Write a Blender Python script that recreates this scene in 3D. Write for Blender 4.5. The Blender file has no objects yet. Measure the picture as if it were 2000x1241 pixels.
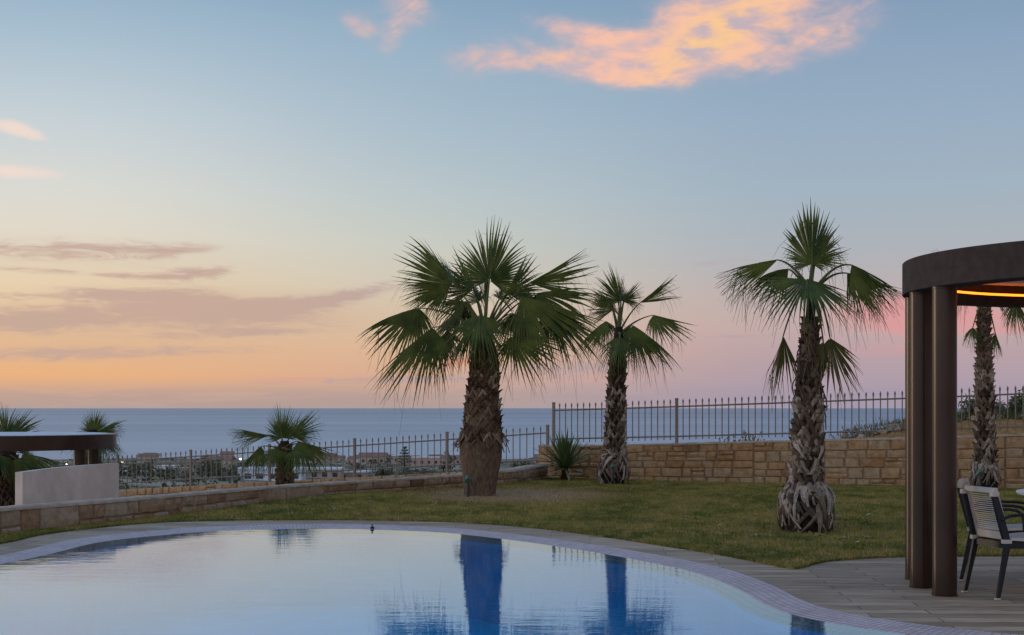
import bpy, bmesh, math, random
import numpy as np
from mathutils import Vector, Matrix
from mathutils.geometry import tessellate_polygon

R = math.radians
rng = random.Random(7)
nrg = np.random.default_rng(11)
scene = bpy.context.scene
COL = scene.collection

# ------------------------------------------------------------------ camera
F = 2900.0            # focal length of the photograph in its own pixels
EYE = 1.45
HOR = 797.0
cam_d = bpy.data.cameras.new("camera")
cam = bpy.data.objects.new("camera", cam_d)
COL.objects.link(cam)
cam.location = (0, 0, EYE)
cam.rotation_euler = (R(90), 0, 0)
cam_d.sensor_width = 36
cam_d.lens = 36 * F / 2000
cam_d.shift_y = (HOR - 620.5) / 2000
cam_d.clip_start = 0.1
cam_d.clip_end = 400000
scene.camera = cam

def at(px, py, Y):
    """where a sight line stands at distance Y"""
    return Vector(((px - 1000) / F * Y, Y, EYE - (py - HOR) / F * Y))

def gnd(px, py, z=0.0):
    Y = (EYE - z) * F / (py - HOR)
    return Vector(((px - 1000) / F * Y, Y, z))

# ------------------------------------------------------------------ tagging
def tag(o, label=None, cat=None, group=None, kind=None):
    if label: o['label'] = label
    if cat: o['category'] = cat
    if group: o['group'] = group
    if kind: o['kind'] = kind
    return o

def empty(name, loc=(0, 0, 0), rz=0.0):
    o = bpy.data.objects.new(name, None)
    COL.objects.link(o)
    o.location = loc
    o.rotation_euler = (0, 0, rz)
    o.empty_display_size = 0.2
    return o

# ------------------------------------------------------------------ mesh builder
class MB:
    def __init__(s):
        s.v = []; s.f = []; s.c = []; s.uv = []
    def quad(s, a, b, c, d, col=0.5):
        n = len(s.v); s.v += [tuple(a), tuple(b), tuple(c), tuple(d)]
        s.f.append((n, n+1, n+2, n+3)); s.c.append(col)
    def tri(s, a, b, c, col=0.5):
        n = len(s.v); s.v += [tuple(a), tuple(b), tuple(c)]
        s.f.append((n, n+1, n+2)); s.c.append(col)
    def grid(s, rows, col=0.5, closed=False):
        n = len(s.v); m = len(rows[0])
        for r in rows: s.v += [tuple(p) for p in r]
        for i in range(len(rows)-1):
            for j in range(m if closed else m-1):
                k = (j+1) % m
                s.f.append((n+i*m+j, n+i*m+k, n+(i+1)*m+k, n+(i+1)*m+j)); s.c.append(col)
    def fan(s, pts, col=0.5, flip=False):
        n = len(s.v); s.v += [tuple(p) for p in pts]
        idx = tuple(range(n, n+len(pts)))
        s.f.append(idx[::-1] if flip else idx); s.c.append(col)
    def box(s, c, size, rz=0.0, col=0.5, M=None):
        x, y, z = size[0]/2, size[1]/2, size[2]/2
        M = M or (Matrix.Translation(Vector(c)) @ Matrix.Rotation(rz, 4, 'Z'))
        p = [M @ Vector(q) for q in ((-x,-y,-z),(x,-y,-z),(x,y,-z),(-x,y,-z),(-x,-y,z),(x,-y,z),(x,y,z),(-x,y,z))]
        n = len(s.v); s.v += [tuple(q) for q in p]
        for f in ((0,3,2,1),(4,5,6,7),(0,1,5,4),(1,2,6,5),(2,3,7,6),(3,0,4,7)):
            s.f.append(tuple(n+i for i in f)); s.c.append(col)
    def tube(s, pts, radii, seg=8, col=0.5, caps=True, flat=1.0):
        pts = [Vector(p) for p in pts]
        rows = []
        up = None
        for i, p in enumerate(pts):
            t = (pts[min(i+1, len(pts)-1)] - pts[max(i-1, 0)])
            if t.length < 1e-9: t = Vector((0,0,1))
            t.normalize()
            if up is None:
                ref = Vector((0,0,1)) if abs(t.z) < 0.95 else Vector((0,1,0))
                up = (ref - t*ref.dot(t)).normalized()
            else:
                up = (up - t*up.dot(t)).normalized()
            sd = t.cross(up)
            r = radii[i] if isinstance(radii, (list, tuple)) else radii
            rows.append([p + (sd*math.cos(a) + up*math.sin(a)*flat)*r for a in [2*math.pi*k/seg for k in range(seg)]])
        s.grid(rows, col, closed=True)
        if caps:
            s.fan(rows[0], col, True); s.fan(rows[-1], col)
    def lathe(s, prof, seg=24, col=0.5, cx=0, cy=0, cap=True):
        rows = [[(cx + r*math.cos(2*math.pi*k/seg), cy + r*math.sin(2*math.pi*k/seg), z) for k in range(seg)] for z, r in prof]
        s.grid(rows, col, closed=True)
        if cap:
            s.fan(rows[0], col, True); s.fan(rows[-1], col)
    def mesh(s, name, mat, smooth=False):
        me = bpy.data.meshes.new(name)
        me.from_pydata(s.v, [], s.f)
        if s.c and len(set(s.c)) > 1:
            a = me.attributes.new('tone', 'FLOAT', 'CORNER')
            vals = []
            for f, c in zip(s.f, s.c): vals += [c]*len(f)
            a.data.foreach_set('value', vals)
        if smooth:
            me.polygons.foreach_set('use_smooth', [True]*len(me.polygons))
        if mat: me.materials.append(mat)
        me.update()
        return me
    def build(s, name, mat, parent=None, smooth=False, loc=None):
        o = bpy.data.objects.new(name, s.mesh(name, mat, smooth))
        COL.objects.link(o)
        if parent: o.parent = parent
        if loc: o.location = loc
        return o

def copy_tree(o, parent=None):
    c = o.copy(); COL.objects.link(c)
    if parent: c.parent = parent
    for ch in list(o.children): copy_tree(ch, c)
    return c

# ------------------------------------------------------------------ materials
def srgb(r, g, b):
    f = lambda u: (u/255/12.92) if u/255 <= .04045 else ((u/255+.055)/1.055)**2.4
    return (f(r), f(g), f(b), 1)

class NT:
    """small helper round a node tree"""
    def __init__(s, tree):
        s.t = tree; s.n = tree.nodes; s.l = tree.links
    def node(s, typ, **kw):
        n = s.n.new(typ)
        for k, v in kw.items(): setattr(n, k, v)
        return n
    def put(s, sock, v):
        if hasattr(v, 'is_linked') or isinstance(v, bpy.types.NodeSocket): s.l.new(v, sock)
        else: sock.default_value = v
    def math(s, op, a, b=0.0, c=None, clamp=False):
        n = s.node('ShaderNodeMath', operation=op, use_clamp=clamp)
        s.put(n.inputs[0], a)
        if op not in ('SINE', 'COSINE', 'ABSOLUTE', 'SQRT', 'ARCSINE', 'EXPONENT', 'ARCTANGENT', 'FRACT'): s.put(n.inputs[1], b)
        if c is not None: s.put(n.inputs[2], c)
        return n.outputs[0]
    def mix(s, f, a, b, mode='MIX', clamp=True):
        n = s.node('ShaderNodeMix', data_type='RGBA', blend_type=mode)
        n.clamp_factor = clamp
        s.put(n.inputs[0], f); s.put(n.inputs[6], a); s.put(n.inputs[7], b)
        return n.outputs[2]
    def smooth(s, x, a, b, lo=0.0, hi=1.0):
        n = s.node('ShaderNodeMapRange', interpolation_type='SMOOTHSTEP')
        s.put(n.inputs[0], x); s.put(n.inputs[1], a); s.put(n.inputs[2], b)
        n.inputs[3].default_value = lo; n.inputs[4].default_value = hi
        return n.outputs[0]
    def noise(s, vec, scale, detail=4, rough=.55, dist=0.0, color=False):
        n = s.node('ShaderNodeTexNoise')
        if vec is not None: s.l.new(vec, n.inputs['Vector'])
        n.inputs['Scale'].default_value = scale
        n.inputs['Detail'].default_value = detail
        n.inputs['Roughness'].default_value = rough
        n.inputs['Distortion'].default_value = dist
        return n.outputs['Color' if color else 'Fac']
    def ramp(s, f, stops, interp='LINEAR'):
        n = s.node('ShaderNodeValToRGB')
        n.color_ramp.interpolation = interp
        els = n.color_ramp.elements
        while len(els) < len(stops): els.new(0.5)
        for e, (p, c) in zip(els, stops):
            e.position = p; e.color = c if len(c) == 4 else (*c, 1)
        s.put(n.inputs[0], f)
        return n.outputs[0]
    def mapping(s, vec, scale=(1,1,1), rot=(0,0,0), loc=(0,0,0)):
        n = s.node('ShaderNodeMapping')
        s.l.new(vec, n.inputs[0])
        n.inputs['Scale'].default_value = scale; n.inputs['Rotation'].default_value = rot; n.inputs['Location'].default_value = loc
        return n.outputs[0]
    def bump(s, h, strength=.3, dist=.02):
        n = s.node('ShaderNodeBump')
        n.inputs['Strength'].default_value = strength; n.inputs['Distance'].default_value = dist
        s.l.new(h, n.inputs['Height'])
        return n.outputs[0]

def new_mat(name):
    m = bpy.data.materials.new(name); m.use_nodes = True
    nt = NT(m.node_tree)
    bs = m.node_tree.nodes['Principled BSDF']
    return m, nt, bs

def obj_co(nt): return nt.node('ShaderNodeTexCoord').outputs['Object']
def geo_pos(nt): return nt.node('ShaderNodeNewGeometry').outputs['Position']
def tone(nt):
    n = nt.node('ShaderNodeAttribute'); n.attribute_name = 'tone'
    return n.outputs['Fac']

def mat_plain(name, c1, c2, scale=6, rough=.6, bump=.0, bscale=60, metallic=0.0, spec=.5, detail=5):
    m, nt, bs = new_mat(name)
    co = geo_pos(nt)
    f = nt.smooth(nt.noise(co, scale, detail), .3, .7)
    nt.l.new(nt.mix(f, c1, c2), bs.inputs['Base Color'])
    bs.inputs['Roughness'].default_value = rough
    bs.inputs['Metallic'].default_value = metallic
    bs.inputs['Specular IOR Level'].default_value = spec
    if bump: nt.l.new(nt.bump(nt.noise(co, bscale, 4), bump, .01), bs.inputs['Normal'])
    return m

def mat_stone(name, stops, k=1.0):
    m, nt, bs = new_mat(name)
    co = geo_pos(nt)
    c = nt.ramp(tone(nt), stops)
    n1 = nt.noise(co, 9, 6, .65); n2 = nt.noise(co, 45, 5, .7)
    c = nt.mix(nt.smooth(n1, .35, .75), c, nt.mix(1.0, c, (.62, .52, .42, 1), 'MULTIPLY'))
    c = nt.mix(nt.math('MULTIPLY', nt.smooth(n2, .4, .75), .5), c, nt.mix(1.0, c, (1.35, 1.3, 1.22, 1), 'MULTIPLY'))
    nt.l.new(c, bs.inputs['Base Color'])
    bs.inputs['Roughness'].default_value = .9
    bs.inputs['Specular IOR Level'].default_value = .2
    h = nt.math('ADD', nt.math('MULTIPLY', n1, .7), nt.math('MULTIPLY', n2, .4))
    nt.l.new(nt.bump(h, .8, .035), bs.inputs['Normal'])
    return m

M = {}
M['stone'] = mat_stone('sandstone', [(0, (.24,.155,.082)), (.12, (.30,.165,.078)), (.4, (.36,.21,.098)), (.6, (.38,.24,.122)), (.8, (.35,.25,.15)), (1, (.38,.24,.13))])
M['stone_low'] = mat_stone('kerb_stone', [(0, (.15,.10,.066)), (.12, (.21,.12,.07)), (.4, (.30,.185,.11)), (.6, (.33,.24,.165)), (.8, (.36,.27,.19)), (1, (.30,.215,.145))])
M['mortar'] = mat_plain('mortar', (.19,.115,.065,1), (.26,.17,.105,1), 14, .95, .6, 70)
M['cap'] = mat_plain('wall_cap', (.24,.165,.105,1), (.36,.265,.18,1), 10, .9, .6, 60)
M['fence'] = mat_plain('fence_paint', (.135,.10,.072,1), (.19,.145,.105,1), 20, .5)
M['bronze'] = mat_plain('brown_metal', (.022,.0105,.006,1), (.033,.016,.009,1), 5, .30, .05, 300, spec=.22)
M['fascia'] = mat_plain('brown_render', (.028,.019,.015,1), (.042,.029,.023,1), 12, .8, .35, 220, spec=.15)
M['ceiling'] = mat_plain('cream_ceiling', (.55,.47,.38,1), (.62,.53,.43,1), 4, .8)
M['cream'] = mat_plain('cream_plastic', (.38,.335,.29,1), (.44,.39,.34,1), 12, .55, spec=.3)
M['navy'] = mat_plain('dark_metal', (.008,.009,.013,1), (.012,.014,.019,1), 14, .45, spec=.25)
M['tabletop'] = mat_plain('table_white', (.62,.60,.58,1), (.70,.68,.66,1), 8, .3)
M['render'] = mat_plain('pale_render', (.44,.36,.295,1), (.57,.48,.40,1), 2.5, .9, .25, 120)
M['roofing'] = mat_plain('grey_membrane', (.40,.39,.40,1), (.52,.51,.51,1), 3, .7)
M['soil'] = mat_plain('gravel_soil', (.12,.09,.065,1), (.26,.21,.155,1), 30, .95, .8, 60)
M['black'] = mat_plain('black_plastic', (.012,.012,.013,1), (.02,.02,.02,1), 10, .5)
M['green_pl'] = mat_plain('green_plastic', (.035,.075,.055,1), (.05,.10,.075,1), 10, .5)

def mat_leaf(name, c_dark, c_lite, c_dry, dry=.15, trans=.25):
    m, nt, bs = new_mat(name)
    co = geo_pos(nt)
    t = tone(nt)
    n = nt.noise(co, 3.0, 4)
    c = nt.mix(nt.smooth(n, .3, .7), c_dark, c_lite)
    c = nt.mix(nt.smooth(t, .75, 1.0), c, c_dry)
    nt.l.new(c, bs.inputs['Base Color'])
    bs.inputs['Roughness'].default_value = .55
    bs.inputs['Specular IOR Level'].default_value = .2
    tr = nt.node('ShaderNodeBsdfTranslucent')
    nt.l.new(nt.mix(1.0, c, (1.3, 1.5, .7, 1), 'MULTIPLY'), tr.inputs[0])
    mx = nt.node('ShaderNodeMixShader'); mx.inputs[0].default_value = trans
    nt.l.new(bs.outputs[0], mx.inputs[1]); nt.l.new(tr.outputs[0], mx.inputs[2])
    nt.l.new(mx.outputs[0], m.node_tree.nodes['Material Output'].inputs[0])
    return m
M['frond'] = mat_leaf('fan_leaf', (.030,.047,.007,1), (.092,.108,.018,1), (.27,.19,.07,1))
M['frond_dry'] = mat_leaf('fan_leaf_ageing', (.060,.062,.018,1), (.10,.085,.03,1), (.26,.17,.07,1))
M['yucca'] = mat_leaf('yucca_leaf', (.050,.080,.028,1), (.095,.130,.048,1), (.25,.19,.10,1), trans=.1)
M['scrub'] = mat_leaf('scrub_leaf', (.045,.048,.028,1), (.095,.095,.058,1), (.16,.12,.06,1), trans=.1)
M['bush'] = mat_leaf('bush_leaf', (.04,.06,.02,1), (.085,.10,.035,1), (.25,.19,.08,1), trans=.15)
M['dry_weed'] = mat_leaf('dry_weed', (.13,.11,.075,1), (.20,.17,.12,1), (.27,.22,.15,1), trans=.1)

def mat_bark(name, stops, fibre=(18, 18, 3), dark=.45):
    m, nt, bs = new_mat(name)
    co = obj_co(nt)
    c = nt.ramp(tone(nt), stops)
    n = nt.noise(nt.mapping(co, fibre), 4, 5, .65)
    c = nt.mix(nt.smooth(n, .62, .32), c, nt.mix(1.0, c, (dark, dark*.92, dark*.85, 1), 'MULTIPLY'))
    nt.l.new(c, bs.inputs['Base Color'])
    bs.inputs['Roughness'].default_value = .9
    bs.inputs['Specular IOR Level'].default_value = .2
    nt.l.new(nt.bump(n, .8, .02), bs.inputs['Normal'])
    return m
M['bark'] = mat_bark('fibrous_bark', [(0, (.085,.052,.032)), (.5, (.14,.092,.058)), (1, (.19,.14,.095))], (9, 9, 2.2))
M['core'] = mat_bark('inner_bark', [(0, (.016,.010,.007)), (1, (.035,.023,.015))])
M['boot'] = mat_bark('leaf_base_brown', [(0, (.045,.026,.016)), (.35, (.10,.058,.033)), (.7, (.19,.125,.08)), (1, (.34,.28,.21))], (14, 14, 6), .55)
M['boot_grey'] = mat_bark('leaf_base_grey', [(0, (.035,.022,.015)), (.35, (.115,.078,.053)), (.7, (.24,.185,.135)), (1, (.42,.355,.29))], (14, 14, 6), .55)
M['petiole'] = mat_bark('leaf_stalk', [(0, (.07,.08,.03)), (.5, (.12,.12,.045)), (1, (.16,.12,.06))], (6, 6, 2), .8)

# ------------------------------------------------------------------ curves
def catmull(pts, per=12, closed=False):
    P = [Vector((p[0], p[1])) for p in pts]; n = len(P); out = []
    rngi = range(n) if closed else range(n-1)
    for i in rngi:
        g = (lambda k: P[k % n]) if closed else (lambda k: P[min(max(k, 0), n-1)])
        p0, p1, p2, p3 = g(i-1), g(i), g(i+1), g(i+2)
        for j in range(per):
            t = j/per
            out.append(.5*((2*p1) + (p2-p0)*t + (2*p0-5*p1+4*p2-p3)*t*t + (3*p1-p0-3*p2+p3)*t**3))
    if not closed: out.append(P[-1].copy())
    return out

def offset_closed(c, d):
    """positive d moves inward for a clockwise-from-above or ccw loop (sign fixed by area)"""
    n = len(c)
    A = sum(c[i].x*c[(i+1)%n].y - c[(i+1)%n].x*c[i].y for i in range(n))
    sg = 1 if A > 0 else -1
    out = []
    for i in range(n):
        t = (c[(i+1)%n] - c[i-1]).normalized()
        nn = Vector((-t.y, t.x))*sg
        out.append(c[i] + nn*d)
    return out

def px2(l): return [tuple(gnd(a, b).xy) for a, b in l]

def flat_sheet(mb, outer, holes=(), z=0.0, col=.5):
    loops = [[Vector((p[0], p[1], 0)) for p in outer]] + [[Vector((p[0], p[1], 0)) for p in h] for h in holes]
    tris = tessellate_polygon(loops)
    allp = [p for l in loops for p in l]
    n = len(mb.v)
    mb.v += [(p.x, p.y, z) for p in allp]
    for t in tris:
        a, b, c = (allp[i] for i in t)
        if (b-a).cross(c-a).z < 0: t = t[::-1]
        mb.f.append(tuple(n+i for i in t)); mb.c.append(col)

# pool edge (outer border of the tile strip) measured on the ground, closed out of view
edge_px = [(0,1086),(150,1053.5),(300,1037.5),(430,1028.5),(600,1024.5),(740,1026),(885,1032.5),(990,1042.5),(1100,1056),(1240,1077),(1380,1103),
           (1450,1122),(1515,1147),(1560,1170),(1612,1189),(1695,1206),(1800,1221),(1913,1233.5),(2000,1241)]
pool_pts = px2(edge_px) + [(4.6,9.0),(6.2,7.6),(6.6,5.4),(5.2,3.2),(2.0,2.2),(-2.0,2.4),(-4.6,4.2),(-5.7,7.5),(-5.65,11.2)]
POOL = catmull(pool_pts, 14, True)
lawn_edge_px = [(0,1063),(99,1043),(279,1023.5),(420,1018),(600,1016.5),(760,1017.5),(920,1022.5),(1060,1034),(1200,1052.5),(1300,1068),(1380,1080.5),(1470,1097),(1520,1108)]
lawn_tip_px = [(1551,1112.5),(1568,1110),(1590,1103),(1625,1097),(1695,1091.5),(1765,1089),(1880,1087.5),(2000,1087)]
LAWN_IN = catmull([(-6.6,5.0),(-6.4,10.0),(-6.0,13.2)] + px2(lawn_edge_px), 10) + catmull(px2(lawn_tip_px) + [(7.0,14.6),(10.6,14.6)], 8)

# walls: base line of the low curved wall, and of the tall wall
kerb_px = [(0,1046),(110,1034),(220,1022),(310,1011),(400,1000),(520,983),(650,968),(780,960),(900,953),(1000,946)]
KERB = catmull([(-7.4,12.5),(-6.7,14.7)] + px2(kerb_px) + [(.35,29.1),(.70,30.1)], 8)
WALL = [Vector((.55,30.62)), Vector((3.28,28.85)), Vector((7.15,27.15)), Vector((9.0,26.3)), Vector((13.0,24.6))]
WALL = [p for p in catmull(WALL, 6)]
def wall_top(x): return float(np.interp(x, [.5,1.5,3.28,5.5,7.15,9.0,13.0], [.66,.68,.745,.83,.885,.965,1.15]))

LAWN = LAWN_IN + [Vector((10.6,25.6))] + [p for p in reversed(WALL) if p.x < 10.4] + [p for p in reversed(KERB)] 

# ------------------------------------------------------------------ setting: lawn, deck, pool
def mat_lawn(name, blade=False):
    m, nt, bs = new_mat(name)
    co = geo_pos(nt)
    big = nt.noise(nt.mapping(co, (.55, .4, 1)), 1.6, 5, .6)
    mid = nt.noise(nt.mapping(co, (1, .7, 1)), 4.5, 5, .65)
    fine = nt.noise(co, 60, 3, .7)
    c = nt.mix(nt.smooth(big, .36, .60), (.115,.128,.020,1), (.255,.205,.056,1))
    c = nt.mix(nt.math('MULTIPLY', nt.smooth(nt.noise(nt.mapping(co, (.5,.35,1), (0,0,0), (7,3,0)), 1.9, 4, .6), .5, .68), .7), c, (.055,.082,.013,1))
    c = nt.mix(nt.math('MULTIPLY', nt.smooth(mid, .46, .66), .75), c, (.37,.26,.10,1))
    c = nt.mix(nt.smooth(fine, .3, .75), nt.mix(1.0, c, (.6,.6,.55,1), 'MULTIPLY'), nt.mix(1.0, c, (1.25,1.22,1.2,1), 'MULTIPLY'))
    # bare trodden earth round the stout palm
    sx = nt.node('ShaderNodeSeparateXYZ'); nt.l.new(co, sx.inputs[0])
    q = nt.math('ADD', nt.math('POWER', nt.math('DIVIDE', nt.math('SUBTRACT', sx.outputs[0], .05), 1.75), 2.0),
                nt.math('POWER', nt.math('DIVIDE', nt.math('SUBTRACT', sx.outputs[1], 24.4), 2.3), 2.0))
    q = nt.math('ADD', q, nt.math('MULTIPLY', nt.math('SUBTRACT', mid, .5), 2.4))
    bare = nt.smooth(q, 1.5, .1)
    c = nt.mix(nt.math('MULTIPLY', bare, .85), c, nt.mix(nt.smooth(fine, .35, .65), (.24,.14,.065,1), (.38,.25,.13,1)))
    if blade:
        c = nt.mix(nt.smooth(tone(nt), 0, 1), nt.mix(1.0, c, (.65,.72,.6,1), 'MULTIPLY'), nt.mix(1.0, c, (1.4,1.3,1.25,1), 'MULTIPLY'))
    nt.l.new(c, bs.inputs['Base Color'])
    bs.inputs['Roughness'].default_value = .85
    bs.inputs['Specular IOR Level'].default_value = .15
    if not blade: nt.l.new(nt.bump(fine, .8, .03), bs.inputs['Normal'])
    return m
M['lawn'] = mat_lawn('lawn_turf'); M['blade'] = mat_lawn('grass_blades', True)

mb = MB()
flat_sheet(mb, LAWN, z=.02)
n = len(LAWN)
for i in range(n):
    a, b = LAWN[i], LAWN[(i+1) % n]
    mb.quad((a.x,a.y,-.06),(b.x,b.y,-.06),(b.x,b.y,.02),(a.x,a.y,.02))
tag(mb.build('lawn', M['lawn']), kind='structure')

def inside(poly, xs, ys):
    px = np.array([p.x for p in poly]); py = np.array([p.y for p in poly])
    r = np.zeros(len(xs), bool); j = len(px)-1
    for i in range(len(px)):
        cnd = ((py[i] > ys) != (py[j] > ys))
        with np.errstate(divide='ignore', invalid='ignore'):
            xi = (px[j]-px[i])*(ys-py[i])/(py[j]-py[i]+1e-12)+px[i]
        r ^= cnd & (xs < xi); j = i
    return r

def grass_blades():
    N = 620000
    xs = nrg.uniform(-7.2, 10.2, N); ys = nrg.uniform(12.6, 30.6, N)
    keep = inside(LAWN, xs, ys) & (np.abs(xs)/ys < .37)
    # thin the bare earth
    q = ((xs-.05)/1.75)**2 + ((ys-24.4)/2.3)**2
    keep &= (nrg.random(N) < np.clip(.12 + .75*q**1.5, 0, 1))
    xs, ys = xs[keep], ys[keep]; N = len(xs)
    a = nrg.uniform(0, 2*np.pi, N); h = nrg.uniform(.014, .036, N); w = nrg.uniform(.003, .0065, N)
    lx = nrg.normal(0, .013, N); ly = nrg.normal(0, .013, N)
    # the border grows a little longer
    co = np.empty((N, 3, 3), np.float32)
    co[:,0] = np.stack([xs-np.cos(a)*w, ys-np.sin(a)*w, np.full(N,.016)],1)
    co[:,1] = np.stack([xs+np.cos(a)*w, ys+np.sin(a)*w, np.full(N,.016)],1)
    co[:,2] = np.stack([xs+lx, ys+ly, .02+h],1)
    # tufts hanging over the lawn edge
    E = []
    L = LAWN_IN
    for i in range(len(L)-1):
        d = L[i+1]-L[i]; k = int(d.length*260)
        nn = Vector((d.y, -d.x)).normalized()
        for _ in range(k):
            p = L[i] + d*rng.random() - nn*rng.uniform(-.005,.03)
            E.append((p, nn*rng.uniform(.0,.04)))
    T = np.empty((len(E),3,3), np.float32)
    for i,(p,o) in enumerate(E):
        w_ = .005; an = rng.uniform(0,6.28)
        T[i,0] = (p.x-math.cos(an)*w_, p.y-math.sin(an)*w_, .0); T[i,1] = (p.x+math.cos(an)*w_, p.y+math.sin(an)*w_, .0)
        T[i,2] = (p.x+o.x+rng.gauss(0,.01), p.y+o.y+rng.gauss(0,.01), rng.uniform(.02,.055))
    co = np.concatenate([co, T]); N = len(co)
    me = bpy.data.meshes.new('grass')
    me.vertices.add(N*3); me.vertices.foreach_set('co', co.reshape(-1))
    me.loops.add(N*3); me.loops.foreach_set('vertex_index', np.arange(N*3, dtype=np.int32))
    me.polygons.add(N); me.polygons.foreach_set('loop_start', np.arange(0, N*3, 3, dtype=np.int32))
    at_ = me.attributes.new('tone', 'FLOAT', 'CORNER')
    at_.data.foreach_set('value', np.repeat(nrg.random(N).astype(np.float32), 3))
    me.update(); me.validate()
    me.materials.append(M['blade'])
    o = bpy.data.objects.new('grass', me); COL.objects.link(o)
    tag(o, 'short green and straw coloured lawn grass behind the pool', 'grass', kind='stuff')
grass_blades()

def leaf_litter():
    r = random.Random(61); mb = MB()
    for cx_, cy_, n_, sp_ in ((-.5,24.0,70,1.3),(1.95,27.4,40,.7),(3.42,17.0,70,.75),(2,21,40,3.0),(-2.5,21.5,20,2.0)):
        for _ in range(n_):
            x, y = r.gauss(cx_, sp_), r.gauss(cy_, sp_*1.3)
            if not inside(LAWN, np.array([x]), np.array([y]))[0]: continue
            a = r.uniform(0,6.28); l = r.uniform(.03,.11); w_ = r.uniform(.004,.010); z = .03+r.uniform(0,.02)
            d = Vector((math.cos(a)*l, math.sin(a)*l, r.uniform(-.01,.02))); q = Vector((-math.sin(a)*w_, math.cos(a)*w_, .004)); p = Vector((x,y,z))
            mb.grid([[p-q, p+q],[p+d*.5-q+Vector((0,0,.012)), p+d*.5+q+Vector((0,0,.012))],[p+d-q*.3, p+d+q*.3]], r.uniform(.3,1))
    tag(mb.build('leaf_litter', M['boot_grey']), 'dry palm scraps lying on the lawn round the palms', 'leaf litter', kind='stuff')
leaf_litter()

# deck
def mat_deck():
    m, nt, bs = new_mat('wood_look_planks')
    co = geo_pos(nt)
    v = nt.mapping(co, (1,1,1), (0,0,R(3)))
    br = nt.node('ShaderNodeTexBrick'); nt.l.new(v, br.inputs[0])
    br.offset = .37; br.inputs['Scale'].default_value = 1
    br.inputs['Brick Width'].default_value = 1.2; br.inputs['Row Height'].default_value = .2
    br.inputs['Mortar Size'].default_value = .006; br.inputs['Mortar Smooth'].default_value = .3
    br.inputs['Color1'].default_value = (.235,.155,.092,1); br.inputs['Color2'].default_value = (.40,.285,.185,1)
    br.inputs['Mortar'].default_value = (.07,.055,.045,1); br.inputs['Bias'].default_value = -.1
    g = nt.noise(nt.mapping(v, (.9, 12, 1)), 3, 6, .65, .5)
    g2 = nt.noise(nt.mapping(v, (.8, 2, 1)), 2, 4)
    c = nt.mix(nt.smooth(g, .3, .7), nt.mix(1.0, br.outputs[0], (.55,.52,.50,1), 'MULTIPLY'), nt.mix(1.0, br.outputs[0], (1.4,1.38,1.36,1), 'MULTIPLY'))
    c = nt.mix(nt.math('MULTIPLY', nt.smooth(g2, .4, .7), .35), c, (.36,.275,.20,1))
    nt.l.new(c, bs.inputs['Base Color'])
    nt.l.new(nt.smooth(g2, .3, .7, .6, .8), bs.inputs['Roughness'])
    bs.inputs['Specular IOR Level'].default_value = .15
    h = nt.math('SUBTRACT', nt.math('MULTIPLY', g, .25), br.outputs[1])
    nt.l.new(nt.bump(h, .35, .006), bs.inputs['Normal'])
    return m
M['deck'] = mat_deck()
DECK_OUT = [Vector((-6.9,-3.0)), Vector((-6.9,5.0))]
for i, p in enumerate(LAWN_IN):
    t = (LAWN_IN[min(i+1, len(LAWN_IN)-1)] - LAWN_IN[max(i-1, 0)]).normalized()
    DECK_OUT.append(p + Vector((-t.y, t.x))*.10)
DECK_OUT += [Vector((11.5,14.7)), Vector((11.5,-3.0))]
mb = MB(); flat_sheet(mb, DECK_OUT, [POOL], 0.0)
tag(mb.build('pool_deck', M['deck']), kind='structure')

# tiled overflow border and basin
def mat_mosaic(name, ca, cb, grout, size, rough, uvname='UVMap', var=.5):
    m, nt, bs = new_mat(name)
    uv = nt.node('ShaderNodeUVMap').outputs[0]
    br = nt.node('ShaderNodeTexBrick'); nt.l.new(uv, br.inputs[0])
    br.offset = 0.0; br.inputs['Scale'].default_value = 1
    br.inputs['Brick Width'].default_value = size; br.inputs['Row Height'].default_value = size
    br.inputs['Mortar Size'].default_value = size*.07; br.inputs['Mortar Smooth'].default_value = .2
    br.inputs['Color1'].default_value = ca; br.inputs['Color2'].default_value = cb; br.inputs['Mortar'].default_value = grout
    n = nt.noise(geo_pos(nt), 2.2, 4)
    c = nt.mix(nt.smooth(n, .3, .75), br.outputs[0], nt.mix(1.0, br.outputs[0], (.86,.84,.84,1), 'MULTIPLY'))
    nt.l.new(c, bs.inputs['Base Color'])
    bs.inputs['Roughness'].default_value = rough
    nt.l.new(nt.bump(nt.math('MULTIPLY', br.outputs[1], -1.0), .4, .003), bs.inputs['Normal'])
    return m
M['edge_tile'] = mat_mosaic('lilac_mosaic', (.40,.295,.275,1), (.50,.375,.345,1), (.17,.12,.115,1), .05, .6)
M['pool_tile'] = mat_mosaic('blue_mosaic', (.001,.62,.82,1), (.001,.68,.90,1), (.02,.60,.78,1), .03, .4)

def ring_strip(name, rows, mat, kind='structure', vs=None):
    """rows: list of (loop, z); builds a band with a length/width UV map"""
    mb = MB(); n = len(rows[0][0])
    base = rows[0][0]
    u = [0.0]
    for i in range(n): u.append(u[-1] + (base[(i+1) % n]-base[i]).length)
    v = [0.0]
    for k in range(1, len(rows)):
        v.append(v[-1] + math.hypot((rows[k][0][0]-rows[k-1][0][0]).length, rows[k][1]-rows[k-1][1]))
    uvs = []
    for k in range(len(rows)-1):
        (la, za), (lb, zb) = rows[k], rows[k+1]
        for i in range(n):
            j = (i+1) % n
            mb.quad((la[i].x,la[i].y,za),(lb[i].x,lb[i].y,zb),(lb[j].x,lb[j].y,zb),(la[j].x,la[j].y,za))
            uvs += [(u[i],v[k]),(u[i],v[k+1]),(u[i+1],v[k+1]),(u[i+1],v[k])]
    o = mb.build(name, mat)
    l = o.data.uv_layers.new(name='UVMap')
    l.data.foreach_set('uv', [c for p in uvs for c in p])
    tag(o, kind=kind)
    return o
WZ = -.026
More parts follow.
